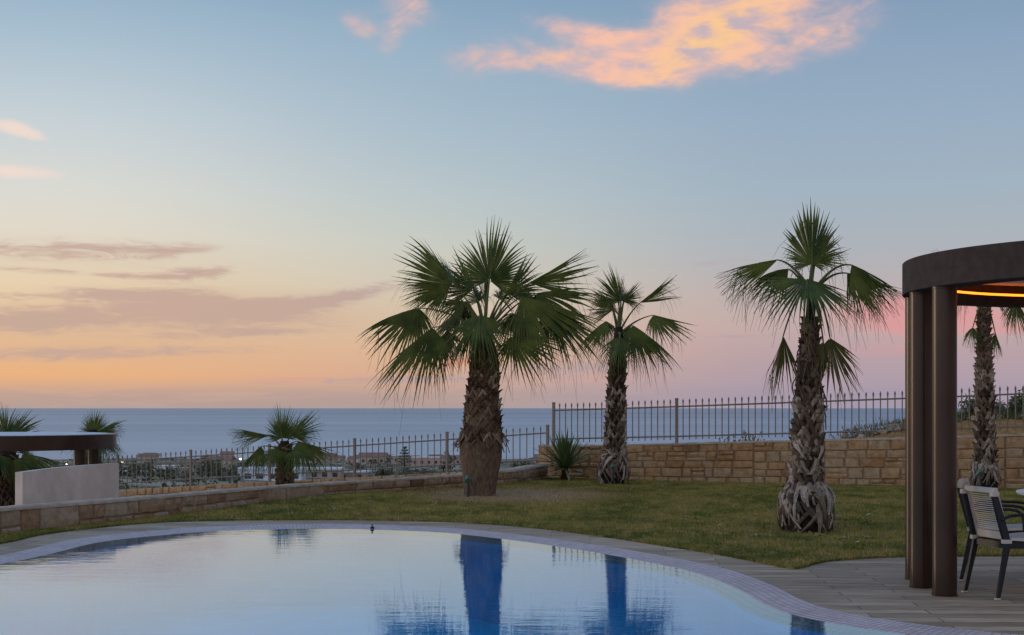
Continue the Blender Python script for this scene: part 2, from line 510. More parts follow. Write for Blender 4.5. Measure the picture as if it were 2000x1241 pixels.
P = lambda d: offset_closed(POOL, d)
ring_strip('pool_edge', [(P(0),.004),(P(.03),.002),(P(.27),-.024),(P(.33),-.034),(P(.43),-.075)], M['edge_tile'])
basin = ring_strip('pool_basin', [(P(.43),-.075),(P(.45),-.12),(P(.47),-.95),(P(.9),-1.05)], M['pool_tile'])
mb = MB(); flat_sheet(mb, P(.9), z=-1.05)
fl = mb.build('pool_floor', M['pool_tile']); tag(fl, kind='structure')
l = fl.data.uv_layers.new(name='UVMap')
l.data.foreach_set('uv', [c for lp in fl.data.loops for c in fl.data.vertices[lp.vertex_index].co[:2]])

def mat_water():
    m, nt, bs = new_mat('pool_water'); nt.n.remove(bs)
    co = geo_pos(nt)
    n1 = nt.noise(nt.mapping(co, (1.0, 2.2, 1), (0,0,R(8))), 2.2, 3, .5)
    n2 = nt.noise(nt.mapping(co, (1.0, 1.8, 1), (0,0,R(-12))), 9, 3, .5)
    amp = nt.smooth(nt.noise(co, .45, 2), .35, .7, .35, 1.0)
    h = nt.math('MULTIPLY', nt.math('ADD', nt.math('MULTIPLY', n1, .6), nt.math('MULTIPLY', n2, .22)), amp)
    b = nt.bump(h, .075, .05)
    gl = nt.node('ShaderNodeBsdfGlossy'); gl.inputs['Roughness'].default_value = 0.0
    gl.inputs['Color'].default_value = (.86,.95,.99,1)
    nt.l.new(b, gl.inputs['Normal'])
    tr = nt.node('ShaderNodeBsdfTransparent'); tr.inputs[0].default_value = (.45,.86,.98,1)
    fr = nt.node('ShaderNodeFresnel'); fr.inputs[0].default_value = 1.33
    nt.l.new(b, fr.inputs['Normal'])
    fac = nt.math('ADD', nt.math('MULTIPLY', fr.outputs[0], .92), .13, clamp=True)
    mx = nt.node('ShaderNodeMixShader'); nt.l.new(fac, mx.inputs[0])
    nt.l.new(tr.outputs[0], mx.inputs[1]); nt.l.new(gl.outputs[0], mx.inputs[2])
    nt.l.new(mx.outputs[0], m.node_tree.nodes['Material Output'].inputs[0])
    return m
M['water'] = mat_water()
mb = MB(); flat_sheet(mb, P(.285), z=WZ)
tag(mb.build('pool_water', M['water']), kind='structure')

# ------------------------------------------------------------------ masonry
def split_blocks(w, h, minw, maxw, minh, maxh, r):
    """irregular coursed ashlar: long runs, each with its own courses, some stones halved"""
    out = []; x = 0.0
    while x < w - .01:
        seg = r.uniform(1.3, 3.0)
        if w - x - seg < .8: seg = w - x
        n = max(1, round(h/((minh+maxh)/2) + r.uniform(-.5,.5)))
        cuts = [r.uniform(.7,1.3) for _ in range(n)]; t = sum(cuts); y = 0.0
        for c in cuts:
            hh = h*c/t; xx = x
            while xx < x + seg - .01:
                ww = r.uniform(minw, maxw)*(.75 if r.random() < .25 else 1)
                if x + seg - xx - ww < minw*.8: ww = x + seg - xx
                if hh > minh*1.15 and r.random() < .16:
                    k = r.uniform(.32,.68)
                    if r.random() < .5 and ww > minw*1.6:
                        q = r.uniform(.35,.65); out += [(xx,y,ww,hh*k), (xx,y+hh*k,ww*q,hh*(1-k)), (xx+ww*q,y+hh*k,ww*(1-q),hh*(1-k))]
                    else: out += [(xx,y,ww,hh*k), (xx,y+hh*k,ww,hh*(1-k))]
                else: out.append((xx,y,ww,hh))
                xx += ww
            y += hh
        x += seg
    return out

def stone_wall(name, path, base, top, thick, mat, label, cat, seed, hmax=.27, cap=True, side=1, minw=.22, maxw=.66, minh=.13, face=1):
    """path: list of Vector2; base(x), top(x): heights; stones stand proud on the side facing the garden"""
    r = random.Random(seed)
    root = empty(name, (path[0].x, path[0].y, 0))
    cum = [0.0]
    for i in range(len(path)-1): cum.append(cum[-1] + (path[i+1]-path[i]).length)
    L = cum[-1]
    xs = [p.x for p in path]; ys = [p.y for p in path]
    def pos(s): return Vector((float(np.interp(s, cum, xs)), float(np.interp(s, cum, ys))))
    def nor(s):
        t = (pos(min(L, s+.15)) - pos(max(0, s-.15))).normalized()
        return Vector((t.y, -t.x))*side
    o3 = Vector((path[0].x, path[0].y, 0))
    def P3(s, z, d):
        p = pos(s) + nor(s)*d
        return Vector((p.x, p.y, z)) - o3
    # mortar body
    mb = MB(); N = max(8, int(L/.3)); rows = []
    for i in range(N+1):
        s = L*i/N; p = pos(s); b, t = base(p.x), top(p.x)
        rows.append([P3(s,b,0), P3(s,t-.005,0), P3(s,t-.005,-thick), P3(s,b,-thick)])
    mb.grid(rows, closed=True); mb.fan(rows[0]); mb.fan(rows[-1], flip=True)
    mb.build('mortar', M['mortar'], root)
    # stones
    mb = MB()
    hm = max(top(p.x)-base(p.x) for p in path)
    for (x, y, w, h) in split_blocks(L, hm, minw, maxw, minh, hmax, r):
        g = .007
        x0, x1 = x+g, x+w-g
        k = (top(pos(x+w/2).x)-base(pos(x+w/2).x))/hm
        tn = r.choice([r.uniform(0,1), r.uniform(.3,.7), r.uniform(.4,1)])
        d = r.uniform(.012, .034)
        def zz(s, f): q = pos(s).x; return base(q) + f/hm*(top(q)-base(q))
        lo, hi = y+g, y+h-g
        j = lambda: r.uniform(-.008,.008)
        m_ = max(2, int(w/.18)+1)
        S = [x0+(x1-x0)*i/m_ for i in range(m_+1)]
        e = min(.018, w*.15, h*.15)
        outer = []; inner = []
        jl = [j() for _ in S]; jh = [j() for _ in S]
        for i, s in enumerate(S):
            outer.append((s, lo+jl[i], hi+jh[i]))
            si = s + (e if i == 0 else -e if i == m_ else 0)
            inner.append((si, lo+jl[i]+e, hi+jh[i]-e))
        F_ = lambda s, f, dd: P3(s, zz(s, f), dd)
        bot = [F_(s,a,-.01) for s,a,b in outer]; top_ = [F_(s,b,-.01) for s,a,b in outer]
        bi = [F_(s,a,d+r.uniform(-.004,.004)) for s,a,b in inner]; ti = [F_(s,b,d+r.uniform(-.004,.004)) for s,a,b in inner]
        mid = [F_(s,(a+b)/2,d+r.uniform(.0,.012)) for s,a,b in inner]
        bo = [F_(s,a,d*.35) for s,a,b in outer]; to = [F_(s,b,d*.35) for s,a,b in outer]
        mb.grid([bot,bo,bi,mid,ti,to,top_], tn)
        mb.grid([[bot[0],bo[0],bi[0],mid[0],ti[0],to[0],top_[0]]]+[[bot[0].lerp(top_[0],f) for f in (0,.1,.2,.5,.8,.9,1)]], tn)
        mb.grid([[bot[-1].lerp(top_[-1],f) for f in (0,.1,.2,.5,.8,.9,1)]]+[[bot[-1],bo[-1],bi[-1],mid[-1],ti[-1],to[-1],top_[-1]]], tn)
    mb.build('stonework', mat, root)
    if cap:
        mb = MB(); rows = []; N = int(L/.12)
        for i in range(N+1):
            s = L*i/N; p = pos(s); t = top(p.x)
            q = lambda: r.uniform(-.007,.007)
            rows.append([P3(s,t-.012,.028+q()), P3(s,t+.016+q(),.022+q()), P3(s,t+.024+q(),-thick*.5), P3(s,t+.016+q(),-thick-.01), P3(s,t-.012,-thick-.012)])
        mb.grid(rows); mb.fan(rows[0]); mb.fan(rows[-1], flip=True)
        mb.build('coping', M['cap'], root, smooth=True)
    tag(root, label, cat)
    return root

kerb_top_tab = ([-7.5,-5.85,-5.03,-4.29,-2.97,-.93,.35,.7], [.29,.285,.27,.25,.185,.215,.26,.28])
stone_wall('low_wall', KERB, lambda x: -.05 if x > -9 else 0, lambda x: float(np.interp(x, *kerb_top_tab)), .34, M['stone_low'],
           'knee-high curved stone wall edging the left side of the lawn', 'wall', 5, hmax=.30, side=1, minw=.24, maxw=.6, minh=.18)
stone_wall('garden_wall', WALL, lambda x: -.05, wall_top, .34, M['stone'],
           'tall tan stone wall behind the lawn on the right, carrying a fence', 'wall', 9, hmax=.28, side=1, minh=.19, minw=.22, maxw=.50)

# lower terrace wall under the far fence
FA, FB = Vector((.86,30.75)), Vector((-9.75,37.5))
def fz(x): return float(np.interp(x, [-18,-9.75,.86], [-1.25,-.57,.26]))
LOW = [FA.lerp(FB, t) for t in np.linspace(.02, 1.6, 24)]
def terr_z(x, y=30): return float(np.interp(x, [-20,-8.8,-4.8,-1.7,.8], [-2.2,-1.6,-.95,-.32,.14]))
stone_wall('terrace_wall', LOW, lambda x: fz(x)-.75, lambda x: fz(x)-.03, .3, M['stone'],
           'yellowish stone wall of the lower terrace, under the long fence at left', 'wall', 21, hmax=.24, side=-1, cap=False)

mb = MB(); rows = []
for i in range(40):
    x = -22 + 22.75*i/39
    rows.append([(x, y, terr_z(x)+.02*math.sin(3*x+y) + (-.5 if y < 18 else 0)) for y in (12, 17, 20, 24, 27, 29, 30.5, 32, 34, 38, 42, 46)])
# the terrace only lies outside the low wall
mbt = MB(); kx = [p.x for p in KERB]; ky = [p.y for p in KERB]
def kerb_x(y): return float(np.interp(y, ky, kx))
def fence_y(x):
    t = (x-FA.x)/(FB.x-FA.x); return FA.y + (FB.y-FA.y)*t
rows = []
for i in range(46):
    y = 11 + (30.72-11)*i/45
    xr = min(kerb_x(y) - .2, .62)
    rows.append([(xr + (-26-xr)*j/30, y, terr_z(xr + (-26-xr)*j/30)) for j in range(31)])
for i in range(1, 26):
    y = 30.72 + 18*i/25
    xr = (y-FA.y)/(FB.y-FA.y)*(FB.x-FA.x)+FA.x - .02
    rows.append([(xr + (-26-xr)*j/30, y, terr_z(xr + (-26-xr)*j/30)) for j in range(31)])
mbt.grid(rows)
tag(mbt.build('terrace_ground', M['soil'], smooth=True), kind='structure')

# ------------------------------------------------------------------ fences
def make_fence(name, A, B, zf, nseg, npick, hgt, label, skip_first=False, sag=None):
    root = empty(name, (A.x, A.y, zf(A.x)))
    o3 = Vector(root.location)
    post = MB(); post.box((0,0,(hgt+.09)/2-.06), (.05,.05,hgt+.13)); post.box((0,0,hgt+.055-.03), (.058,.058,.02))
    pm = post.mesh('post', M['fence'])
    pk = MB()
    pk.tube([(0,0,.06),(0,0,hgt-.05)], .0115, 6)
    pk.lathe([(hgt-.055,.010),(hgt-.045,.019),(hgt-.03,.013),(hgt-.015,.021),(hgt+.035,.003)], 6)
    km = pk.mesh('picket', M['fence'])
    T = lambda t: Vector((A.x+(B.x-A.x)*t, A.y+(B.y-A.y)*t, 0))
    an = math.atan2(B.y-A.y, B.x-A.x)
    def put(me, nm, t):
        p = T(t); o = bpy.data.objects.new(nm, me); COL.objects.link(o); o.parent = root
        o.location = (p.x-o3.x, p.y-o3.y, zf(p.x)-o3.z); o.rotation_euler = (0,0,an)
    for k in range(nseg+1):
        put(pm, 'post', k/nseg)
        if k == nseg: break
        a, b = T(k/nseg), T((k+1)/nseg)
        a.z, b.z = zf(a.x), zf(b.x)
        for nm, h in (('top_rail', hgt-.12), ('bottom_rail', .13)):
            rb = MB(); d = (b-a).normalized()
            rb.tube([a-o3+Vector((0,0,h))+d*.025, b-o3+Vector((0,0,h))-d*.025], .0155, 4)
            rb.build(nm, M['fence'], root)
        for i in range(1, npick+1): put(km, 'picket', (k + i/(npick+1))/nseg)
    tag(root, label, 'fence')
    return root

def fz_r(x): return wall_top(x)+.01
# fence on the tall wall: straight bays along the wall
RA, RB = Vector((.86,30.62)), Vector((12.9,24.83))
make_fence('railing_fence', RA, RB, fz_r, 5, 19, .84, 'brown spear-topped metal fence standing on the tall stone wall at right')
make_fence('lower_fence', FA+Vector((-.12,.1)), FB+(FB-FA)*.42+Vector((-.1,.1)), lambda x: fz(x), 7, 14, .80, 'long metal fence sloping down along the lower terrace wall, left of the stout palm')

# ------------------------------------------------------------------ palms
def blade(mb, hub, A, N, L, spread, nseg, fold, droop, r, tone0=.4, dry=0.0, split=.54, hair=.8, fall=.52):
    A = A.normalized(); N = (N - A*N.dot(A)).normalized(); S = A.cross(N)
    sp = R(spread); fo = R(fold)
    dth = 2*sp/nseg
    def udir(th):
        return (A*math.cos(th) + S*math.sin(th)*math.cos(fo) - N*abs(math.sin(th))*math.sin(fo)).normalized()
    ss = [0.03,.18,.34,.46,.58,.7,.82,.92,1.0]
    ph1, ph2, ph3 = r.uniform(0,6.28), r.uniform(0,6.28), r.uniform(0,6.28)
    gaps = [r.uniform(-.8,.8)*sp for _ in range(3)]
    for i in range(nseg):
        th = -sp + dth*(i+.5)
        wave = math.sin(th*2.1+ph1)*.6 + math.sin(th*4.7+ph2)*.4
        thj = th + r.uniform(-.3,.3)*dth
        for g_ in gaps: thj += (1 if th > g_ else -1)*.055*math.exp(-((th-g_)/.22)**2)
        l = L*(1 - fall*min(1.25, abs(th)/R(110))**(1.3 if fall < .6 else .9))*r.uniform(.88,1.05)*(1+.05*wave)
        u = udir(th)
        tl = udir(th-dth*.5); tr = udir(th+dth*.5)
        dr = droop*(1 + .5*math.sin(th*2.6+ph3))*r.uniform(.75,1.3)
        tipd = r.uniform(.0,.20)*(1+2.2*droop) * (1.5 if r.random() < .14 else 1)
        uj = (udir(thj) + N*(.10*wave + r.gauss(0,.05))).normalized()
        tn = tone0 + r.uniform(-.12,.12)
        spl = split*r.uniform(.9,1.12)
        rows = []
        for s in ss:
            d = u.lerp(uj, max(0,(s-.25)/.75)).normalized()
            c = hub + d*l*s
            g = dr*l*s**2.2 + tipd*l*max(0, s-.5)**2
            c = c - Vector((0,0,1))*g - Vector((d.x,d.y,0))*g*.22
            if s <= spl: hw = (tr-tl).length*.5*l*s*1.0
            else:
                q = (s-spl)/(1-spl)
                hw = max((tr-tl).length*.5*l*spl*.74*(1-q)**.95, .0020)
            side = (tr-tl).normalized()
            pl = hw*.6
            rows.append([c - side*hw - N*pl, c + N*pl*.5, c + side*hw - N*pl])
        n0 = len(mb.f)
        mb.grid(rows, tn)
        for k in range(len(ss)-1):
            for j in range(2):
                q = ss[k]
                mb.c[n0+k*2+j] = min(1.0, tn + (dry + r.uniform(0,.3))*(1 if q > .75 else .25 if q > .5 else 0) + dry*.3)
        if r.random() < hair:
            p = rows[4][2] if r.random() < .5 else rows[5][1]
            p = Vector(p); ln = L*r.uniform(.15,.36); d = (u*r.uniform(.2,.9) + Vector((r.gauss(0,.3), r.gauss(0,.3), -.3))).normalized()
            pts = []
            for q in (0,.33,.66,1): pts.append(p + d*ln*q - Vector((0,0,1))*ln*1.0*q*q)
            w = .0038
            sd = Vector((1,0,0)) if abs(d.x) < .7 else Vector((0,0,1))
            mb.grid([[a - sd*w*(1-.7*k/3), a + sd*w*(1-.7*k/3)] for k, a in enumerate(pts)], min(1, tn+.3))

def frond_part(root, o3, cen, hub, tip, N, spread, fold, droop, r, nseg=40, mat='frond', dry=0.0, arch=.18, tone0=.4, pw=.02, ls=1.08, split=.54, fall=.52):
    f = MB(); hub = Vector(hub); tip = Vector(tip); cen = Vector(cen)
    A = tip - hub; L = A.length
    d = hub - cen
    ctrl = cen + d*.5 + Vector((0,0,1))*d.length*arch
    pts = []
    for q in np.linspace(0, 1, 9):
        q = float(q); pts.append(cen*(1-q)**2 + ctrl*2*q*(1-q) + hub*q*q)
    # tip of the stalk runs a little into the blade, as the costa
    An = A.normalized()
    pts += [hub + An*L*.12 - Vector((0,0,1))*droop*L*.02, hub + An*L*.3 - Vector((0,0,1))*droop*L*.08]
    rad = [pw*(1.9-1.25*i/8) for i in range(9)] + [pw*.5, pw*.15]
    blade(f, hub, A, Vector(N), L*ls, spread, nseg, fold, droop, r, tone0, dry, split, fall=fall)
    f.v = [tuple(Vector(v)-o3) for v in f.v]
    fo = f.build('frond', M[mat], root)
    st = MB(); st.tube([p-o3 for p in pts], rad, 5, col=.4, flat=.6)
    st.build('stalk', M['petiole'], fo)
    return fo

def boots(mb, rad, z0, z1, cx, step, per, r, size=(.13,.11), out=.035, tones=(.2,.9), curl=.5, lean=0.0):
    """woven coat of split leaf bases: each is a forked strap joined at its apex"""
    k = 0; z = z0
    while z < z1:
        for i in range(per):
            ph = 2*math.pi*(i + .5*(k % 2))/per + r.uniform(-.12,.12)
            za = z + r.uniform(-.3,.3)*step
            h = size[1]*r.uniform(.8,1.3); hw = size[0]*r.uniform(.8,1.25); o = out*r.uniform(.6,1.7)
            tn = r.uniform(*tones)
            for sgn in (-1, 1):
                if r.random() < .06: continue
                rows = []
                for q in (0,.3,.65,1.0):
                    zz = za - h*q**1.1
                    rr = rad(zz)
                    a = ph + sgn*(hw*q*.8)/rr
                    ww = (.030*(1-.35*q)+.004)/rr
                    oo = o*(1-q)**1.3 + .010
                    c = cx(zz)
                    e = lambda aa, ro: Vector((c[0]+math.cos(aa)*ro, c[1]+math.sin(aa)*ro, zz))
                    rows.append([e(a-ww, rr+oo*.5-.006), e(a-ww*.3, rr+oo+.008), e(a+ww*.4, rr+oo+.006), e(a+ww, rr+oo*.5-.006)])
                # broken blunt stub above the apex
                rr = rad(za); c = cx(za)
                up = h*r.uniform(.05,.3)*(2.0 if r.random() < .05 else 1)
                e2 = lambda aa, ro, dz: Vector((c[0]+math.cos(aa)*ro, c[1]+math.sin(aa)*ro, za+dz))
                ro = rr+o*r.uniform(1.0,1.9)+.012
                ww = .022/rr
                rows.insert(0, [e2(ph-ww, ro-.012, up), e2(ph-ww*.3, ro, up*1.08), e2(ph+ww*.4, ro, up), e2(ph+ww, ro-.012, up*.95)])
                mb.grid(rows, min(1,max(0,tn+r.uniform(-.1,.1))))
        z += step; k += 1

def shag(mb, rad, z0, z1, cx, n, r, ln=(.15,.4), tones=(.2,1), splay=.12, w=(.018,.035), zmin=.0):
    """dry straps hanging off the trunk"""
    for _ in range(n):
        z = r.uniform(z0, z1); ph = r.uniform(0, 2*math.pi); L = r.uniform(*ln)
        tw = r.uniform(-.9,.9); c = cx(z); wd = r.uniform(*w); tn = r.uniform(*tones); so = splay*r.uniform(.4,1.5); kick = r.uniform(.0,.05)
        rows = []
        for q in np.linspace(0,1,6):
            q = float(q)
            zz = max(zmin+.004, z - L*q + .02*math.sin(q*3)); rr = rad(min(max(zz, .0), 9))
            a = ph + tw*q*L/max(rr,.1)*.8
            ro = rr + .012 + kick*math.sin(q*math.pi) + so*q*q
            ww = wd*(1-.45*q)*(.7+.6*math.sin(math.pi*min(1,q+.2)))
            p = Vector((c[0]+math.cos(a)*ro, c[1]+math.sin(a)*ro, zz)); t = Vector((-math.sin(a), math.cos(a), r.uniform(-.15,.15)))
            nrm = Vector((math.cos(a), math.sin(a), .1))
            rows.append([p - t*ww - nrm*.006, p + nrm*.008, p + t*ww - nrm*.004])
        mb.grid(rows, tn)

def palm(name, Y, base_x, gz, prof, cen_px, fronds, label, seed, boots_spec=(), shag_spec=(), smooth_to=None, lean_px=0, group=None, boot_mat='boot', gen=None, core='core', ls=1.08):
    r = random.Random(seed)
    bx = (base_x-1000)/F*Y
    root = empty(name, (bx, Y, gz)); o3 = Vector((bx, Y, gz))
    zs = [p[0] for p in prof]; rs = [p[1] for p in prof]
    rad = lambda z: float(np.interp(z, zs, rs))
    H = zs[-1]; lean = lean_px/F*Y
    cx = lambda z: (lean*max(0,z)/H, 0.0)
    tb = MB(); seg = 28; rows = []
    nz = max(10, int(H/.06))
    for i in range(nz+1):
        z = H*i/nz - .03*(i == 0); c = cx(z)
        rows.append([(c[0]+math.cos(2*math.pi*k/seg)*rad(z)*(1+r.uniform(-.012,.012)), c[1]+math.sin(2*math.pi*k/seg)*rad(z)*(1+r.uniform(-.012,.012)), z) for k in range(seg)])
    tb.grid(rows, .5, closed=True); tb.fan(rows[-1])
    for i in range(len(tb.c)): tb.c[i] = r.uniform(.35,.65)
    tr = tb.build('trunk', M[core], root, smooth=True)
    b = MB()
    for q in boots_spec: boots(b, rad, q[0], q[1], cx, q[2], q[3], r, **q[4])
    for q in shag_spec: shag(b, rad, q[0], q[1], cx, q[2], r, **q[3])
    b.build('leaf_bases', M[boot_mat], root)
    cen = at(cen_px[0], cen_px[1], Y)
    for fr in fronds:
        (hx, hy, hd), (tx, ty, td), N, spread, fold, droop = fr[:6]
        kw = fr[6] if len(fr) > 6 else {}
        kw = dict(kw); kw.setdefault('ls', ls)
        hub = at(hx, hy, Y+hd); tip = at(tx, ty, Y+hd+td)
        c0 = at(*kw.pop('from'), Y) if 'from' in kw else cen + Vector((0, min(max(hd,-.08),.08), r.uniform(-.08,.05)))
        frond_part(root, o3, c0, hub, tip, N, spread, fold, droop, r, **kw)
    if gen:
        n, plen, bl, e0, e1 = gen
        for i in range(n):
            az = 2.4*i + r.uniform(-.3,.3); el = R(r.uniform(e0, e1))
            d = Vector((math.cos(az)*math.cos(el), math.sin(az)*math.cos(el), math.sin(el)))
            hub = cen + d*plen*r.uniform(.8,1.15); tip = hub + (d + Vector((0,0,-.25))).normalized()*bl*r.uniform(.85,1.1)
            frond_part(root, o3, cen, hub, tip, Vector((0,-.2,1)) - d*.2, r.uniform(95,125), r.uniform(20,45), r.uniform(.1,.3), r)
    tag(root, label, 'palm tree', group)
    return root

CAMN = (0,-1,.2)
MIX = (0,-.6,.75)
TENT = (0,-.34,.94)
PG = 'fan palms on the lawn and terrace'
# the stout palm in the middle
Yb = 24.3
palm('fan_palm', Yb, 937, .02,
     [(0,.265),(.05,.26),(.35,.295),(.62,.34),(.88,.35),(.93,.31),(1.3,.265),(1.75,.23),(2.2,.19),(2.5,.15),(2.75,.10)],
     (946,655), [
     ((956,548,.05),(976,424,.15), CAMN, 112, 34, .02, dict(nseg=48, split=.58, fall=.42)),
     ((887,556,.2),(810,444,.3), (.45,-.85,.3), 88, 46, .05),
     ((878,566,-.2),(788,524,-.3), TENT, 88, 58, .16),
     ((818,602,.1),(688,632,.1), TENT, 112, 56, .12, dict(nseg=42)),
     ((845,640,-.3),(726,728,-.3), (-.35,-.5,.8), 92, 44, .10),
     ((874,648,.35),(800,704,.3), TENT, 100, 45, .15),
     ((937,616,-.45),(932,684,-.8), (0,-.75,.65), 112, 26, .14),
     ((1000,656,-.35),(1104,698,-.4), (.1,-.9,.45), 116, 14, .04, dict(nseg=42)),
     ((1019,580,-.3),(1192,614,-.25), (.12,-.5,.85), 100, 50, .10, dict(nseg=46)),
     ((1034,553,.2),(1147,486,.2), (-.45,-.6,.6), 48, 62, .03, dict(nseg=26)),
     ((1046,574,.2),(1170,548,.35), TENT, 100, 54, .14),
     ((1070,606,.3),(1188,650,.4), TENT, 90, 50, .10),
     ((925,566,.5),(888,478,.6), (.35,-.85,.3), 92, 50, .06),
     ((992,574,.5),(1032,486,.6), (-.4,-.8,.3), 85, 50, .08),
     ((905,606,.5),(848,628,.8), TENT, 105, 45, .2),
     ((1000,612,.55),(1056,636,.9), TENT, 105, 45, .2),
     ((918,640,-.25),(882,690,-.4), (-.3,-.6,.7), 80, 45, .2, dict(nseg=26)),
     ((948,600,.1),(942,505,.1), CAMN, 12, 30, .0, dict(nseg=12)),
     ((935,590,.2),(905,540,.3), CAMN, 60, 40, .25, dict(nseg=26, dry=.2)),
     ((910,590,.3),(840,575,.5), TENT, 100, 50, .25),
     ((975,585,.2),(1008,545,.3), CAMN, 60, 40, .25, dict(nseg=26, dry=.2)),
     ], 'stout fan palm with a bottle-shaped brown trunk, tallest crown in the middle of the lawn', 3,
     boots_spec=[(1.0,2.45,.10,10,dict(size=(.12,.13), out=.034, tones=(.0,1.0)))],
     shag_spec=[(.9,1.12,46,dict(ln=(.1,.28), tones=(.25,.95), splay=.10)), (2.2,2.7,60,dict(ln=(.15,.35), tones=(.1,.5), splay=.06, w=(.006,.015)))],
     lean_px=11, group=PG, core='bark')
# slimmer palm by the corner of the walls
palm('fan_palm', 27.9, 1197, .02,
     [(0,.22),(.2,.24),(.42,.22),(.6,.17),(1.2,.16),(1.9,.14),(2.35,.125),(2.7,.10),(2.95,.07)],
     (1209,652), [
     ((1213,588,.0),(1196,512,.05), (.25,-.9,.2), 98, 46, .03, dict(nseg=40)),
     ((1219,586,.2),(1246,548,.25), (-.3,-.85,.3), 85, 45, .05),
     ((1250,592,.1),(1314,537,.15), (-.5,-.6,.5), 34, 62, .02, dict(nseg=22)),
     ((1276,616,.0),(1358,632,-.05), TENT, 106, 50, .08),
     ((1236,636,-.25),(1330,692,-.25), (.1,-.4,.9), 98, 50, .12),
     ((1211,659,-.35),(1204,704,-.6), (0,-.75,.65), 110, 32, .22),
     ((1192,588,.2),(1158,566,.25), (.35,-.75,.4), 95, 42, .08),
     ((1184,628,.2),(1122,664,.3), TENT, 100, 48, .15),
     ((1230,640,.45),(1288,652,.6), TENT, 100, 45, .18),
     ((1198,606,.4),(1172,552,.5), (.3,-.9,.2), 90, 45, .06),
     ((1209,605,.0),(1206,538,.0), CAMN, 10, 30, .0, dict(nseg=12)),
     ], 'slim grey-trunked fan palm in front of the corner where the stone walls meet', 13,
     boots_spec=[(.45,1.9,.10,8,dict(size=(.10,.15), out=.030, tones=(.05,1.0))), (2.0,2.7,.08,10,dict(size=(.07,.10), out=.03, tones=(.05,.5)))],
     shag_spec=[(.28,.62,90,dict(ln=(.15,.42), tones=(.15,1.0), splay=.04)), (.5,.62,26,dict(ln=(.06,.16), tones=(.6,1.0), splay=.02, w=(.03,.06)))],
     lean_px=12, group=PG, boot_mat='boot_grey')
# palm standing alone on the right of the lawn
palm('fan_palm', 17.2, 1573, .02,
     [(0,.25),(.1,.26),(.42,.265),(.52,.19),(.62,.15),(1.2,.135),(1.6,.125),(2.1,.085),(2.4,.06),(2.75,.045)],
     (1584,572), [
     ((1586,516,.0),(1588,388,.02), CAMN, 108, 40, .0, dict(nseg=48, split=.70, fall=.72)),
     ((1592,510,.15),(1622,420,.2), (-.5,-.85,.1), 88, 40, .02, dict(nseg=34, fall=.62)),
     ((1519,508,.0),(1396,524,-.02), (0,-.25,.95), 36, 66, .05, dict(arch=.30, nseg=30)),
     ((1540,526,.15),(1446,528,.1), (0,-.3,.95), 84, 60, .34, dict(arch=.28, nseg=26)),
     ((1577,546,-.4),(1574,606,-.72), (0,-.78,.6), 114, 14, .14, dict(nseg=44, fall=.35)),
     ((1663,518,.0),(1768,560,.0), (.15,-.5,.85), 74, 54, .06, dict(arch=.38)),
     ((1654,534,.1),(1766,556,.1), (.12,-.4,.9), 66, 58, .12, dict(arch=.34)),
     ((1530,656,-.05),(1503,768,.0), (-.6,-.75,.3), 40, 50, .0, dict(arch=.5, mat='frond_dry', dry=.35, nseg=18)),
     ((1621,660,-.12),(1648,778,.02), (.2,-.95,.2), 56, 24, .0, dict(arch=.6, mat='frond_dry', dry=.2, nseg=20)),
     ((1608,668,-.1),(1616,738,-.04), (.5,-.8,.2), 60, 35, .0, dict(arch=.4, mat='frond_dry', dry=.5, nseg=16)),
     ], 'slender fan palm with shaggy grey trunk base on the near lawn, left of the pergola', 23,
     boots_spec=[(.45,1.6,.10,8,dict(size=(.105,.17), out=.032, tones=(.05,1.0))), (1.6,2.45,.085,8,dict(size=(.065,.11), out=.025, tones=(.0,.5)))],
     shag_spec=[(.25,.62,110,dict(ln=(.2,.5), tones=(.15,1.0), splay=.035, w=(.02,.042))), (.55,1.2,26,dict(ln=(.10,.25), tones=(.5,1.0), splay=.04, w=(.02,.04))), (1.5,2.2,40,dict(ln=(.15,.45), tones=(.1,.5), splay=.05, w=(.006,.014)))],
     lean_px=11, group=PG, boot_mat='boot_grey')
# palm behind the pergola
palm('fan_palm', 25.5, 1925, .02,
     [(0,.20),(.2,.21),(.4,.17),(.55,.15),(1.4,.14),(2.2,.11),(2.7,.08),(3.2,.07),(3.5,.05)],
     (1921,572), [
     ((1900,640,-.1),(1893,668,-.15), (-.4,-.8,.4), 85, 35, .3, dict(nseg=22)),
     ((1944,652,.05),(1960,690,.05), (.4,-.8,.4), 70, 35, .3, dict(nseg=22)),
     ((1870,545,.1),(1828,490,.2), CAMN, 60, 30, .05),
     ((1940,535,.1),(1948,482,.2), CAMN, 90, 30, .05),
     ((1985,590,.0),(2025,640,.0), MIX, 105, 35, .25),
     ((1990,545,.1),(2075,560,.1), MIX, 105, 35, .2),
     ((1880,570,.2),(1840,580,.4), MIX, 60, 40, .1),
     ((1930,570,.4),(1950,540,.9), MIX, 110, 30, .2),
     ], 'slim fan palm behind the chairs, its crown hidden by the round pergola roof', 33,
     boots_spec=[(.5,2.3,.10,8,dict(size=(.09,.14), out=.030, tones=(.05,1.0))), (2.3,3.3,.08,8,dict(size=(.06,.10), out=.035, tones=(.1,.6)))],
     shag_spec=[(.25,.6,70,dict(ln=(.12,.35), tones=(.2,1.0), splay=.06)), (.4,.6,16,dict(ln=(.1,.2), tones=(.5,1), splay=.03, w=(.03,.05)))],
     lean_px=-4, group=PG, boot_mat='boot_grey')
